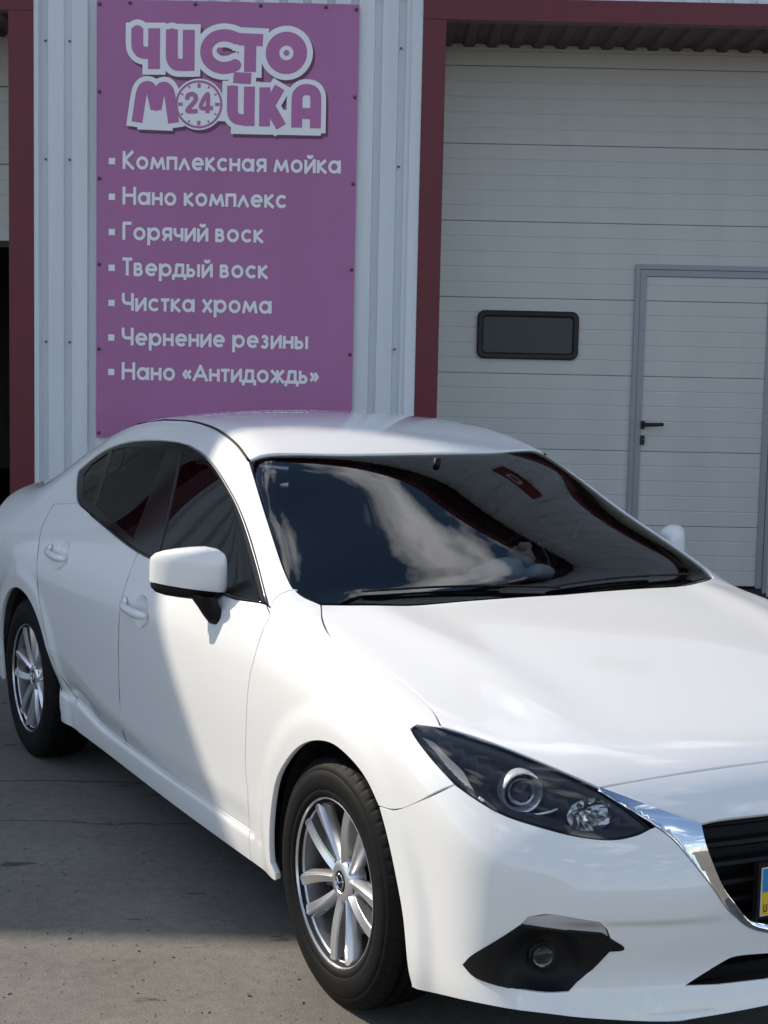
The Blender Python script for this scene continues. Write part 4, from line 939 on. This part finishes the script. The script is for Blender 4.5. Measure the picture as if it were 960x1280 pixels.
# headlights
hl = cat(head_t, crv(O_['head_in'], 4), hb, crv(O_['head_out'], 4)[:-1])
hd = (.62, -.66, .42)
M['hlblack'] = mat('headlight_black', (.085, .087, .092), .35)
S = surf(hl, hd, off=.0, gap=.003, step=.016, flange=.0); lens = both('headlight', S, 'lens', CAR)
rim_h = shrink3(hl, hd, .006)
S = surf(hl, hd, holes=[rim_h], off=-.0015, gap=.001, step=.02, flange=.03); put('headlight_seal', S, 'gloss', lens[0]); put('headlight_seal', flipy(S), 'gloss', lens[1])
def hbowl(P): return -.008-.075*sstep(0, .085, edge3(P))
_hd = np.array(hd)/np.linalg.norm(hd); _u = np.cross(_hd, (0, 0, 1.0)); _u /= np.linalg.norm(_u); _v = np.cross(_hd, _u)
_L = np.stack([hl@_u, hl@_v], 1)
def edge3(P): return edge_dist(_L, np.stack([P@_u, P@_v], 1))
_lax = np.array((.95, -.28, .02)); _lax /= np.linalg.norm(_lax); _ls = np.cross((0, 0, 1.0), _lax); _ls /= np.linalg.norm(_ls); _lu = np.cross(_lax, _ls)
def lring(c, r, sq): return np.array([c+r*(math.cos(a)*_ls*sq[0]+math.sin(a)*_lu*sq[1]) for a in np.linspace(0, 2*math.pi, 24, endpoint=False)])
S = surf(hl, hd, holes=[lring(O_['projector'][0], .042, (1, 1)), lring(O_['reflector'][0], .044, (1.2, .82))], off=hbowl, gap=.001, step=.014, flange=.03); put('headlight_housing', S, 'hlblack', lens[0]); put('headlight_housing', flipy(S), 'hlblack', lens[1])
def lamp_part(nm, c, ax, prof, m, depth, parent_i=None, n=36, sq=(1, 1)):
    ax = np.array(ax, float); ax /= np.linalg.norm(ax); s_ = np.cross((0, 0, 1.0), ax); s_ /= np.linalg.norm(s_); u_ = np.cross(ax, s_)
    V, Fc = lathe(prof, n, 'x'); V = np.array(V); P = np.array(c)-_hd*depth+V[:, :1]*ax+V[:, 1:2]*s_*sq[0]+V[:, 2:]*u_*sq[1]
    for k in (0, 1): raw(nm, P if k == 0 else mir(P), Fc if k == 0 else [f[::-1] for f in Fc], m, lens[k], smooth=True)
pc = O_['projector'][0]; lax = (.95, -.28, .02)
lamp_part('projector_ring', pc, lax, [(.050, -.03), (.049, .002), (.0475, .005), (.0435, .005), (.0415, .0), (.038, -.02)], 'silver', .026)
lamp_part('projector_lens', pc, lax, [(0, .012), (.014, .010), (.026, .003), (.034, -.010), (.037, -.025)], 'lens', .035)
lamp_part('projector_bowl', pc, lax, [(0, -.035), (.02, -.03), (.034, -.012)], 'hlblack', .035)
rc = O_['reflector'][0]
# faceted high-beam reflector
V, Fc = [], []
for i in range(5):
    r = [.0, .014, .026, .038, .046][i]
    for k in range(18):
        a = 2*math.pi*k/18; V.append((-.045+.9*r*r/.046+random.uniform(-.004, .004), r*math.cos(a)*1.2, r*math.sin(a)*.82))
for i in range(4):
    for k in range(18): k2 = (k+1) % 18; Fc.append((i*18+k, i*18+k2, (i+1)*18+k2, (i+1)*18+k))
V = np.array(V); ax = np.array(lax)/np.linalg.norm(lax); s_ = np.cross((0, 0, 1.0), ax); s_ /= np.linalg.norm(s_); u_ = np.cross(ax, s_)
P = rc-_hd*.012+V[:, :1]*ax+V[:, 1:2]*s_+V[:, 2:]*u_
for k in (0, 1): raw('high_beam_reflector', P if k == 0 else mir(P), Fc, 'reflect', lens[k])
M['amberish'] = mat('marker_reflector', (.75, .68, .55), .35, .6)
mk = np.array(O_['marker'])
S = surf(cat(crv(mk[:6], 3), crv(mk[5:], 3)), hd, off=-.012, gap=0, step=.01, flange=.01); put('side_marker', S, 'amberish', lens[0]); put('side_marker', flipy(S), 'amberish', lens[1])
# eyebrow strip under the projector
tt = [(-.10, -.008), (-.06, -.035), (0, -.052), (.06, -.050), (.10, -.036)]
path = crv([pc-_hd*.022+s_*a+u_*b for a, b in tt], 5)
tv, tf = tube(path, .004, 6); raw('light_guide', tv, tf, 'silver', lens[0], smooth=True); raw('light_guide', mir(tv), [f[::-1] for f in tf], 'silver', lens[1], smooth=True)
# grille: recessed mesh of horizontal slats, intake below
def front_slat(z, ymax, dx, h, nm, m, parent, th=.03):
    ys = np.linspace(-ymax, ymax, 25); V = []; Fc = []
    for y in ys:
        x = float(Xnose(np.array(abs(y)), np.array(z)))-dx
        V += [(x, y, z+h*.5), (x+.006, y, z), (x, y, z-h*.5), (x-th, y, z-h*.2), (x-th, y, z+h*.4)]
    for i in range(24):
        for k in range(5): k2 = (k+1) % 5; Fc.append((i*5+k, (i+1)*5+k, (i+1)*5+k2, i*5+k2))
    return raw(nm, V, Fc, m, parent)
gz = np.array([q for q in gi]); 
def gy_at(z): return float(np.interp(z, gz[::-1, 2], -gz[::-1, 1]))
G = front_slat(.52, .43, .11, .34, 'grille', 'dark', CAR, .01)
for z in np.linspace(.425, .635, 6): front_slat(z, gy_at(z)+.01, .045, .014, 'grille_slat', 'black', G)
I = front_slat(.32, .46, .09, .12, 'lower_intake', 'dark', CAR, .01)
for z in (.308, .332): front_slat(z, .40, .04, .010, 'intake_slat', 'black', I)
# number plate and holder
px = .906
hold = box('plate_holder', px-.012, px+.004, -.268, .268, .432, .560, 'black', CAR, .004)
M['plate'] = mat('plate_white', (.75, .75, .74), .35); M['pblue'] = mat('plate_blue', (.03, .22, .50), .4); M['pyel'] = mat('plate_yellow', (.75, .48, .02), .4); M['ink'] = mat('plate_ink', (.01, .01, .012), .5)
pl = box('number_plate', px+.0045, px+.0075, -.26, .26, .440, .552, 'plate', CAR, .001)
box('plate_band', px+.0078, px+.0088, -.258, -.222, .496, .550, 'pblue', pl); box('plate_band', px+.0078, px+.0088, -.258, -.222, .442, .4958, 'pyel', pl)
def letters(bm_V, bm_F, strokes): pass
# --- door mirrors
def mirror():
    # sections along the outward axis; (y, x centre, z centre, half depth, half height)
    secs = [(-.822, -.785, 1.006, .024, .040), (-.832, -.782, 1.007, .038, .058), (-.850, -.785, 1.008, .048, .069), (-.880, -.800, 1.009, .056, .074), (-.915, -.822, 1.008, .058, .072), (-.950, -.852, 1.006, .054, .067),
            (-.978, -.882, 1.003, .044, .061), (-.995, -.905, 1.001, .032, .053), (-1.004, -.920, 1.000, .018, .040)]
    n = 28; V = []; Fc = []
    for y, x, z, hd_, hh in secs:
        for k in range(n):
            a = 2*math.pi*k/n; c, s = math.cos(a), math.sin(a)
            fx = np.sign(c)*abs(c)**(.70 if c > 0 else .35); fz = np.sign(s)*abs(s)**.50
            V.append((x-.045+hd_*fx*(1.0 if c > 0 else .55), y, z-.006+hh*fz+(.012 if s > 0 else 0)*(1 if c > 0 else .6)))
    for i in range(len(secs)-1):
        for k in range(n): k2 = (k+1) % n; Fc.append((i*n+k, (i+1)*n+k, (i+1)*n+k2, i*n+k2))
    Fc.append(tuple(range(n))); Fc.append(tuple((len(secs)-1)*n+k for k in range(n))[::-1])
    return V, Fc, n, secs
mv, mf, mn, msec = mirror()
for k in (0, 1):
    V = np.array(mv); Fc = [tuple(f) for f in mf]
    if k: V = mir(V); Fc = [f[::-1] for f in Fc]
    bm = bmesh.new(); vs = [bm.verts.new(tuple(v)) for v in V]
    for f in Fc: bm.faces.new([vs[i] for i in f])
    # split at the cap line: upper cap white, lower tray black
    bmesh.ops.subdivide_edges(bm, edges=bm.edges[:], cuts=1, use_grid_fill=True, smooth=.6)
    zsplit = .872
    low = bm.copy()
    bmesh.ops.bisect_plane(bm, geom=bm.verts[:]+bm.edges[:]+bm.faces[:], plane_co=(0, 0, zsplit), plane_no=(.0, .10*(-1 if k == 1 else 1), 1), clear_inner=True)
    bmesh.ops.bisect_plane(low, geom=low.verts[:]+low.edges[:]+low.faces[:], plane_co=(0, 0, zsplit-.004), plane_no=(.0, .10*(-1 if k == 1 else 1), 1), clear_outer=True)
    bmesh.ops.scale(low, vec=(.97, .985, 1), verts=low.verts, space=Matrix.Translation((.83, -.91 if k else .91, 0)))
    cap = bm_obj('mirror_cap', bm, 'paint', CAR, smooth=True, angle=.9)
    bm_obj('mirror_tray', low, 'black', cap, smooth=True, angle=.9)
    # stalk down to the door skin
    st = [(-.790, -.898, .952, .085, .028), (-.785, -.892, .932, .078, .028), (-.772, -.880, .910, .062, .030), (-.762, -.868, .888, .052, .032), (-.758, -.856, .866, .044, .028)]
    V = []; Fc = []
    for x, y, z, a_, b_ in st:
        x -= .03
        for q in range(16):
            t = 2*math.pi*q/16; V.append((x+a_*math.cos(t), y+b_*math.sin(t), z))
    for i in range(4):
        for q in range(16): q2 = (q+1) % 16; Fc.append((i*16+q, i*16+q2, (i+1)*16+q2, (i+1)*16+q))
    Fc.append(tuple(range(64, 80))[::-1])
    V = np.array(V)
    if k: V = mir(V); Fc = [f[::-1] for f in Fc]
    raw('mirror_stalk', V, Fc, 'black', cap, smooth=True)
    gl = np.array([(-.04, 0, 0)])+np.array([(-.822, -.845, .955), (-.935, -.990, .960), (-.935, -.990, 1.045), (-.822, -.845, 1.055)])
    raw('mirror_glass', mir(gl) if k else gl, [(0, 1, 2, 3)], 'chrome', cap)

# --- wheels
TR = .326
def tyre():
    prof = [(.203, -.082), (.216, -.0905), (.219, -.0945), (.226, -.0985), (.236, -.1005), (.238, -.0995), (.240, -.1010), (.255, -.1035), (.272, -.1030), (.286, -.1000), (.288, -.0982), (.291, -.0985), (.300, -.0945), (.3025, -.0925), (.311, -.0875), (.3165, -.083)]
    groove = []
    tread = [(.320, -.079), (.3235, -.062), (.3235, -.058), (.315, -.056), (.315, -.048), (.3245, -.046), (.3255, -.024), (.3255, -.021), (.316, -.019), (.316, -.011), (.326, -.009), (.326, .009), (.316, .011), (.316, .019), (.3255, .021), (.3245, .046), (.315, .048), (.315, .056), (.3235, .058), (.3225, .066), (.318, .080)]
    back = [(.309, .092), (.285, .102), (.25, .103), (.214, .09), (.203, .082)]
    return prof+tread+back
tp = tyre()
def tyre_mesh():
    n = 360; V, Fc = lathe(tp, n, 'y'); V = np.array(V); k = len(tp)
    # shoulder lugs: every other slice cut a little
    for i in range(n):
        if i % 6 == 0:
            for q in (14, 15, 16, 17):
                v = V[i*k+q]; r = math.hypot(v[0], v[2]); V[i*k+q, 0] *= (r-.002)/r; V[i*k+q, 2] *= (r-.002)/r; V[i*k+q, 1] += .001
    me = bpy.data.meshes.new('tyre'); me.from_pydata([tuple(v) for v in V], [], [f[::-1] for f in Fc]); me.polygons.foreach_set('use_smooth', [True]*len(me.polygons)); me.set_sharp_from_angle(angle=.7); me.materials.append(M['rubber']); return me
def rim_mesh():
    prof = [(.2185, -.088), (.2185, -.0925), (.2172, -.0945), (.2155, -.0945), (.2135, -.089), (.209, -.080), (.204, -.074)]
    V, Fc = lathe(prof, 72, 'y'); me = bpy.data.meshes.new('rim'); me.from_pydata(V, [], [f[::-1] for f in Fc]); me.polygons.foreach_set('use_smooth', [True]*len(me.polygons)); me.set_sharp_from_angle(angle=.8); me.materials.append(M['alloy']); return me
def spoke_mesh(sgn):
    """one blade of a spoke pair: narrow at the hub, flaring and twisting to the rim"""
    V = []; Fc = []; N = 12
    for i in range(N):
        t = i/(N-1); r = .030+t*.1815
        a0 = sgn*(math.radians(13)+math.radians(5.5)*t**1.2) if t > 0 else sgn*math.radians(13)
        a0 = sgn*math.radians(24-11.5*t**.7)
        c = np.array([math.cos(a0), math.sin(a0)])*r; tn = np.array([-math.sin(a0), math.cos(a0)])
        w = .0125+.0095*t**1.1; yf = -.068-.019*math.sin(min(1, t*1.05)*math.pi*.5)+.010*max(0, t-.8)/.2*0; tw = .010*sgn
        # section: outer face tilted, crease in the middle, sides back
        e0 = c-tn*w; e1 = c+tn*w; m = c+tn*sgn*w*.35
        V += [(e0[0], yf+.012-tw*.9*t, e0[1]), (m[0], yf, m[1]), (e1[0], yf+.012+tw*.9*t, e1[1]), (c[0]+tn[0]*w*.8, yf+.040, c[1]+tn[1]*w*.8), (c[0]-tn[0]*w*.8, yf+.040, c[1]-tn[1]*w*.8)]
    for i in range(N-1):
        for k in range(5): k2 = (k+1) % 5; Fc.append((i*5+k, i*5+k2, (i+1)*5+k2, (i+1)*5+k))
    Fc.append((0, 1, 2, 3, 4)); Fc.append(tuple((N-1)*5+k for k in (4, 3, 2, 1, 0)))
    bm = bmesh.new(); vs = [bm.verts.new(v) for v in V]
    for f in Fc: bm.faces.new([vs[i] for i in f])
    bmesh.ops.recalc_face_normals(bm, faces=bm.faces)
    bmesh.ops.bevel(bm, geom=[e for e in bm.edges if e.calc_face_angle(0) > .35 and len(e.link_faces) == 2], offset=.0025, segments=2, affect='EDGES', clamp_overlap=True)
    me = bpy.data.meshes.new('spoke'); bm.to_mesh(me); bm.free(); me.polygons.foreach_set('use_smooth', [True]*len(me.polygons)); me.set_sharp_from_angle(angle=.9); me.materials.append(M['alloy']); return me
TYRE, RIM, SPK = tyre_mesh(), rim_mesh(), (spoke_mesh(1), spoke_mesh(-1))
def lmesh(nm, prof, m, n=40, flip=True):
    V, Fc = lathe(prof, n, 'y'); me = bpy.data.meshes.new(nm); me.from_pydata(V, [], [f[::-1] for f in Fc] if flip else Fc); me.polygons.foreach_set('use_smooth', [True]*len(me.polygons)); me.set_sharp_from_angle(angle=.6); me.materials.append(M[m]); return me
BARREL = lmesh('rim_barrel', [(.2042, -.0742), (.198, -.06), (.194, .0), (.190, .05), (.206, .075), (.218, .085)], 'barrel', 72)
HUB = lmesh('hub', [(.028, -.071), (.030, -.073), (.045, -.072), (.058, -.064), (.066, -.05), (.07, -.03)], 'alloy')
CAPM = lmesh('hub_cap', [(0, -.0735), (.020, -.0735), (.026, -.0725), (.0285, -.068)], 'gloss')
EMB = lmesh('cap_emblem', [(.017, -.0738), (.018, -.0755), (.0205, -.0755), (.0215, -.0738)], 'chrome')
NUT = lmesh('wheel_nut', [(0, -.060), (.006, -.060), (.009, -.056), (.0095, -.04)], 'disc', 8)
POCK = lmesh('nut_pocket', [(.0125, -.066), (.0128, -.055), (.0, -.050)], 'hlblack', 16)
DISC = lmesh('brake_disc', [(.06, -.02), (.139, -.02), (.140, -.018), (.140, .002), (.06, .004)], 'disc')
BACK = lmesh('wheel_inner', [(.0, .02), (.15, .02), (.19, .03)], 'dark')
bm = bmesh.new()
for a in np.linspace(math.radians(150), math.radians(205), 7):
    vs = add_box(bm, .098, .150, -.038, .03, -.017, .017, Matrix.Rotation(-a, 4, 'Y'))
CALM = bpy.data.meshes.new('brake_caliper'); bm.to_mesh(CALM); bm.free(); CALM.materials.append(M['disc'])
# wing-shaped mark inside the cap ring
wv = crv([(-.0155, 0, .006), (-.009, 0, .0045), (-.003, 0, -.002), (0, 0, -.0035), (.003, 0, -.002), (.009, 0, .0045), (.0155, 0, .006)], 4)
tv, tf = tube(wv+np.array((0, -.0752, 0)), .0017, 6); EMW = bpy.data.meshes.new('cap_wing'); EMW.from_pydata([tuple(map(float, v)) for v in tv], [], tf); EMW.materials.append(M['chrome'])
for wx in (0.0, -2.70):
    for s in (-1, 1):
        w = empty('wheel'); w.parent = CAR; w.location = (wx, s*.776, TR-.005)
        spin = {(0.0, -1): .157, (-2.7, -1): .75}.get((wx, s), .4)
        w.rotation_euler = (0, spin, 0) if s < 0 else (0, spin, math.pi)
        link('tyre', TYRE, None, w); link('rim', RIM, None, w); link('rim_barrel', BARREL, None, w); link('hub', HUB, None, w); link('hub_cap', CAPM, None, w)
        link('cap_emblem', EMB, None, w); link('cap_wing', EMW, None, w); link('brake_disc', DISC, None, w); link('wheel_inner', BACK, None, w)
        ca = link('brake_caliper', CALM, None, w)
        for k in range(5):
            for q in (0, 1):
                o = link('spoke', SPK[q], None, w); o.rotation_euler = (0, -2*math.pi*k/5, 0)
            a = 2*math.pi*k/5
            for me_, nm in ((NUT, 'wheel_nut'), (POCK, 'nut_pocket')):
                o = link(nm, me_, None, w); o.location = (.047*math.cos(a), 0, .047*math.sin(a))
# --- wheel-well liners, underbody, cabin floor
for wx in (0.01, -2.70):
    for s in (-1, 1):
        V = []; Fc = []
        for i, a in enumerate(np.linspace(math.radians(-13), math.radians(193), 30)):
            for r, y in ((.374, .850), (.378, .80), (.378, .56), (.25, .53), (.0, .53)): V.append((wx+r*math.cos(a), s*y, .325+r*math.sin(a)))
        for i in range(29):
            for k in range(4): Fc.append((i*5+k, i*5+k+1, (i+1)*5+k+1, (i+1)*5+k))
        raw('wheel_liner', V, Fc, 'dark', CAR, smooth=True)
bm = bmesh.new()
for x0, x1, yw in ((.44, .74, .60), (-.30, .44, .50), (-2.32, -.30, .79), (-3.04, -2.32, .50), (-3.5, -3.04, .66)): add_box(bm, x0, x1, -yw, yw, .195, .225)
bm_obj('underbody', bm, 'dark', CAR)
bm = bmesh.new(); add_box(bm, -2.2, -.5, -.80, .80, .23, .28); add_box(bm, -.62, -.38, -.70, .70, .28, .80); add_box(bm, -2.75, -2.2, -.70, .70, .35, .60); add_box(bm, -3.3, -2.7, -.6, .6, .5, 1.0)
bm_obj('cabin_floor', bm, 'seat', CAR)
M['dash'] = mat('dashboard_plastic', (.018, .018, .019), .6, bump=.2, bscale=400)
V = []; Fc = []
ys = np.linspace(-.70, .70, 29)
dp = [(-.42, .935), (-.52, .955), (-.66, .965), (-.80, .955), (-.87, .92), (-.88, .80), (-.84, .62)]
for y in ys:
    b_ = .018*math.exp(-((y-.36)/.2)**2)
    for x, z in dp: V.append((x, y, z-.035*(y/.7)**2+(b_ if z > .93 and x < -.6 else 0)))
k = len(dp)
for i in range(28):
    for q in range(k-1): Fc.append((i*k+q, i*k+q+1, (i+1)*k+q+1, (i+1)*k+q))
raw('dashboard', V, Fc, 'dash', CAR, smooth=True)
V, Fc = lathe([(.17+.013*math.cos(a), .013*math.sin(a)) for a in np.linspace(0, 2*math.pi, 10)], 36, 'x')
V = np.array(V); mt = np.array(Matrix.Rotation(math.radians(24), 3, 'Y')); V = V@mt.T+np.array((-1.02, .36, .90))
sw = raw('steering_wheel', V, Fc, 'black', CAR, smooth=True)
tv, tf = tube([(-1.02, .36, .90), (-.85, .36, .82)], [.06, .03], 12); raw('steering_hub', tv, tf, 'black', sw, smooth=True)
for y in (-.36, .36):
    for x0, lab in ((-1.55, 'f'), (-2.35, 'r')):
        st = empty('seat'); st.parent = CAR; st.location = (x0, y, 0)
        for nm, b in (('cushion', (-.02, .46, -.24, .24, .34, .52)), ('backrest', (-.20, -.05, -.24, .24, .46, 1.03)), ('headrest', (-.24, -.15, -.13, .13, 1.05, 1.22))):
            bm = bmesh.new(); add_box(bm, *b, Matrix.Shear('XY', 4, (-.18, 0)) if 0 else None); bm_obj(nm, bm, 'seat', st, smooth=True, bevel=.045, seg=4, angle=1.2)
bm = bmesh.new(); add_box(bm, -1.005, -.985, -.10, .10, 1.235, 1.285); rm = bm_obj('rear_view_mirror', bm, 'seat', CAR, True, .01, 3, .8)
tv, tf = tube([(-.99, 0, 1.28), (-.975, 0, 1.325)], .012, 8); raw('mirror_stem', tv, tf, 'black', rm, smooth=True)

# --- soft toy lying on the dashboard (a thing of its own)
def blob(parts, nm, m, parent=None, sub=2):
    bm = bmesh.new()
    for (x, y, z), (a, b, c) in parts:
        r = bmesh.ops.create_icosphere(bm, subdivisions=sub, radius=1)
        for v in r['verts']:
            k = 1+.05*math.sin(v.co.x*7+x*90)*math.cos(v.co.y*6+z*50); v.co = Vector((x+v.co.x*a*k, y+v.co.y*b*k, z+v.co.z*c*k))
    return bm_obj(nm, bm, m, parent, smooth=True)
cw = CAR.matrix_basis
toy = empty('plush_toy'); tag(toy, 'small white plush toy lying on the dashboard behind the windshield', 'plush toy')
TOY0 = Matrix.Translation((.6484, 4.3881, 0)) @ Matrix.Rotation(.50813-math.pi/2, 4, 'Z') @ Matrix.Translation((-.575, .015, .968))
toy.matrix_world = TOY0
blob([((0, 0, .035), (.055, .095, .045)), ((.01, -.10, .03), (.035, .045, .03)), ((.02, .02, .05), (.03, .03, .03)), ((.02, .11, .028), (.04, .06, .028))], 'body', 'plush', toy)
blob([((.0, .055, .075), (.045, .045, .040)), ((.02, .045, .112), (.014, .016, .016)), ((-.01, .085, .108), (.014, .016, .016)), ((.04, .05, .07), (.018, .02, .016))], 'head', 'tan', toy)
def RR(x0, x1, z0, z1): return [np.array([(x0, z0), (x1, z0), (x1, z1), (x0, z1)], float)]
# work in zoom pixels of the banner, then map: (px, py) -> banner metres
def lmap(P):
    P = np.asarray(P, float); return np.stack([LX0+(P[:, 0]-LA)*LS, LZ0-(P[:, 1]-LB)*LS], 1)
LA, LB = 62.0, 8.0; LS = BW/(872-62); LX0, LZ0 = 0.0, BH-.0
SK = .0155
def unskew(P):
    P = np.asarray(P, float).copy(); P[:, 1] -= (P[:, 0]-LA)*SK; return P
def stroke_px(st, w, ends=0):
    r = []
    for q in st: r += rstroke(crv(q, 5) if len(q) > 3 else np.array(q, float), w, ends)
    return [lmap(unskew(a)) for a in r]
def disc_px(c, r, n=40): return [lmap(unskew(np.array([(c[0]+r*math.cos(a), c[1]+r*math.sin(a)) for a in np.linspace(0, 2*math.pi, n, endpoint=False)])))]
# heavy letter strokes (pink) : width 38 on the first line, 34 on the second
S1 = [[(188, 96), (188, 140), (191, 157), (202, 168), (220, 170), (240, 170)], [(240, 96), (240, 219)],
      [(295, 99), (295, 172), (298, 192), (308, 204), (326, 206), (346, 206)], [(347, 100), (347, 224)],
      [(497, 126), (475, 118), (450, 116), (425, 124), (407, 142), (401, 165), (407, 188), (425, 206), (450, 214), (475, 212), (495, 204)],
      [(500, 127), (576, 130)], [(537, 112), (537, 226)]]
O1 = ((649, 168), 64, 22)
S2 = [[(188, 380), (200, 300), (208, 278), (220, 272), (232, 282), (247, 340)], [(247, 340), (258, 286), (270, 274), (282, 280), (290, 302), (302, 382)],
      [(484, 268), (484, 340), (488, 358), (498, 368), (516, 371), (536, 371)], [(536, 270), (536, 390)], [(486, 243), (541, 246)],
      [(584, 272), (584, 391)], [(630, 272), (598, 328)], [(598, 328), (636, 392)],
      [(684, 394), (684, 310), (689, 290), (702, 280), (716, 279), (730, 282), (739, 292), (742, 312), (742, 396)], [(684, 350), (742, 352)]]
white = stroke_px(S1, 72, 17)+disc_px(O1[0], 82)+stroke_px(S2, 64, 15)+disc_px((380, 325), 78)+stroke_px([[(210, 350), (740, 362)]], 40)+stroke_px([[(190, 372), (300, 376)], [(480, 384), (760, 388)]], 60)
flat_print('logo_shadow', [q+np.array((.014, -.020)) for q in white], 'bdark', .0016)
flat_print('logo_outline', white, 'bwhite', .0028)
pk = stroke_px(S1, 37)+disc_px(O1[0], O1[1])+stroke_px(S2, 34)
hol = disc_px(O1[0], O1[2])
flat_print('logo_letters', pk, 'bpink', .0040, holes=hol)
flat_print('logo_dot', disc_px(O1[0], 9, 16)+disc_px((443, 162), 10, 16), 'bpink', .0044)
# clock face with 24
flat_print('clock_ring', disc_px((380, 325), 73), 'bpink', .0040, holes=disc_px((380, 325), 66))
tick = []
for k in range(12):
    a = 2*math.pi*k/12; r0 = 50 if k % 3 == 0 else 56; w = 10 if k % 3 == 0 else 5
    tick += stroke_px([[(380+r0*math.sin(a), 325-r0*math.cos(a)), (380+64*math.sin(a), 325-64*math.cos(a))]], w)
flat_print('clock_tick', tick, 'bpink', .0042)
two = [(343, 308), (347, 298), (358, 294), (368, 299), (370, 311), (360, 325), (345, 345), (376, 346)]
four = [[(407, 352), (407, 294), (386, 334), (424, 336)]]
flat_print('clock_number', stroke_px([two], 14)+stroke_px(four, 13), 'bpink', .0043)
# UA mark on the plate band
for ch, y0 in (('U', -.253),):
    lp, _ = text_loops('U', 0, 0, 1, .13); v2, T = fill([q*np.array((.022, .026)) for q in lp]); raw('plate_letter', [(px+.0092, -.2535+x, .449+z) for x, z in v2], [tuple(f) for f in T], 'ink', pl)
v2, T = fill([q*np.array((.020, .026)) for q in text_loops('А', 0, 0, 1, .13)[0]]); raw('plate_letter', [(px+.0092, -.2395+x, .449+z) for x, z in v2], [tuple(f) for f in T], 'ink', pl)
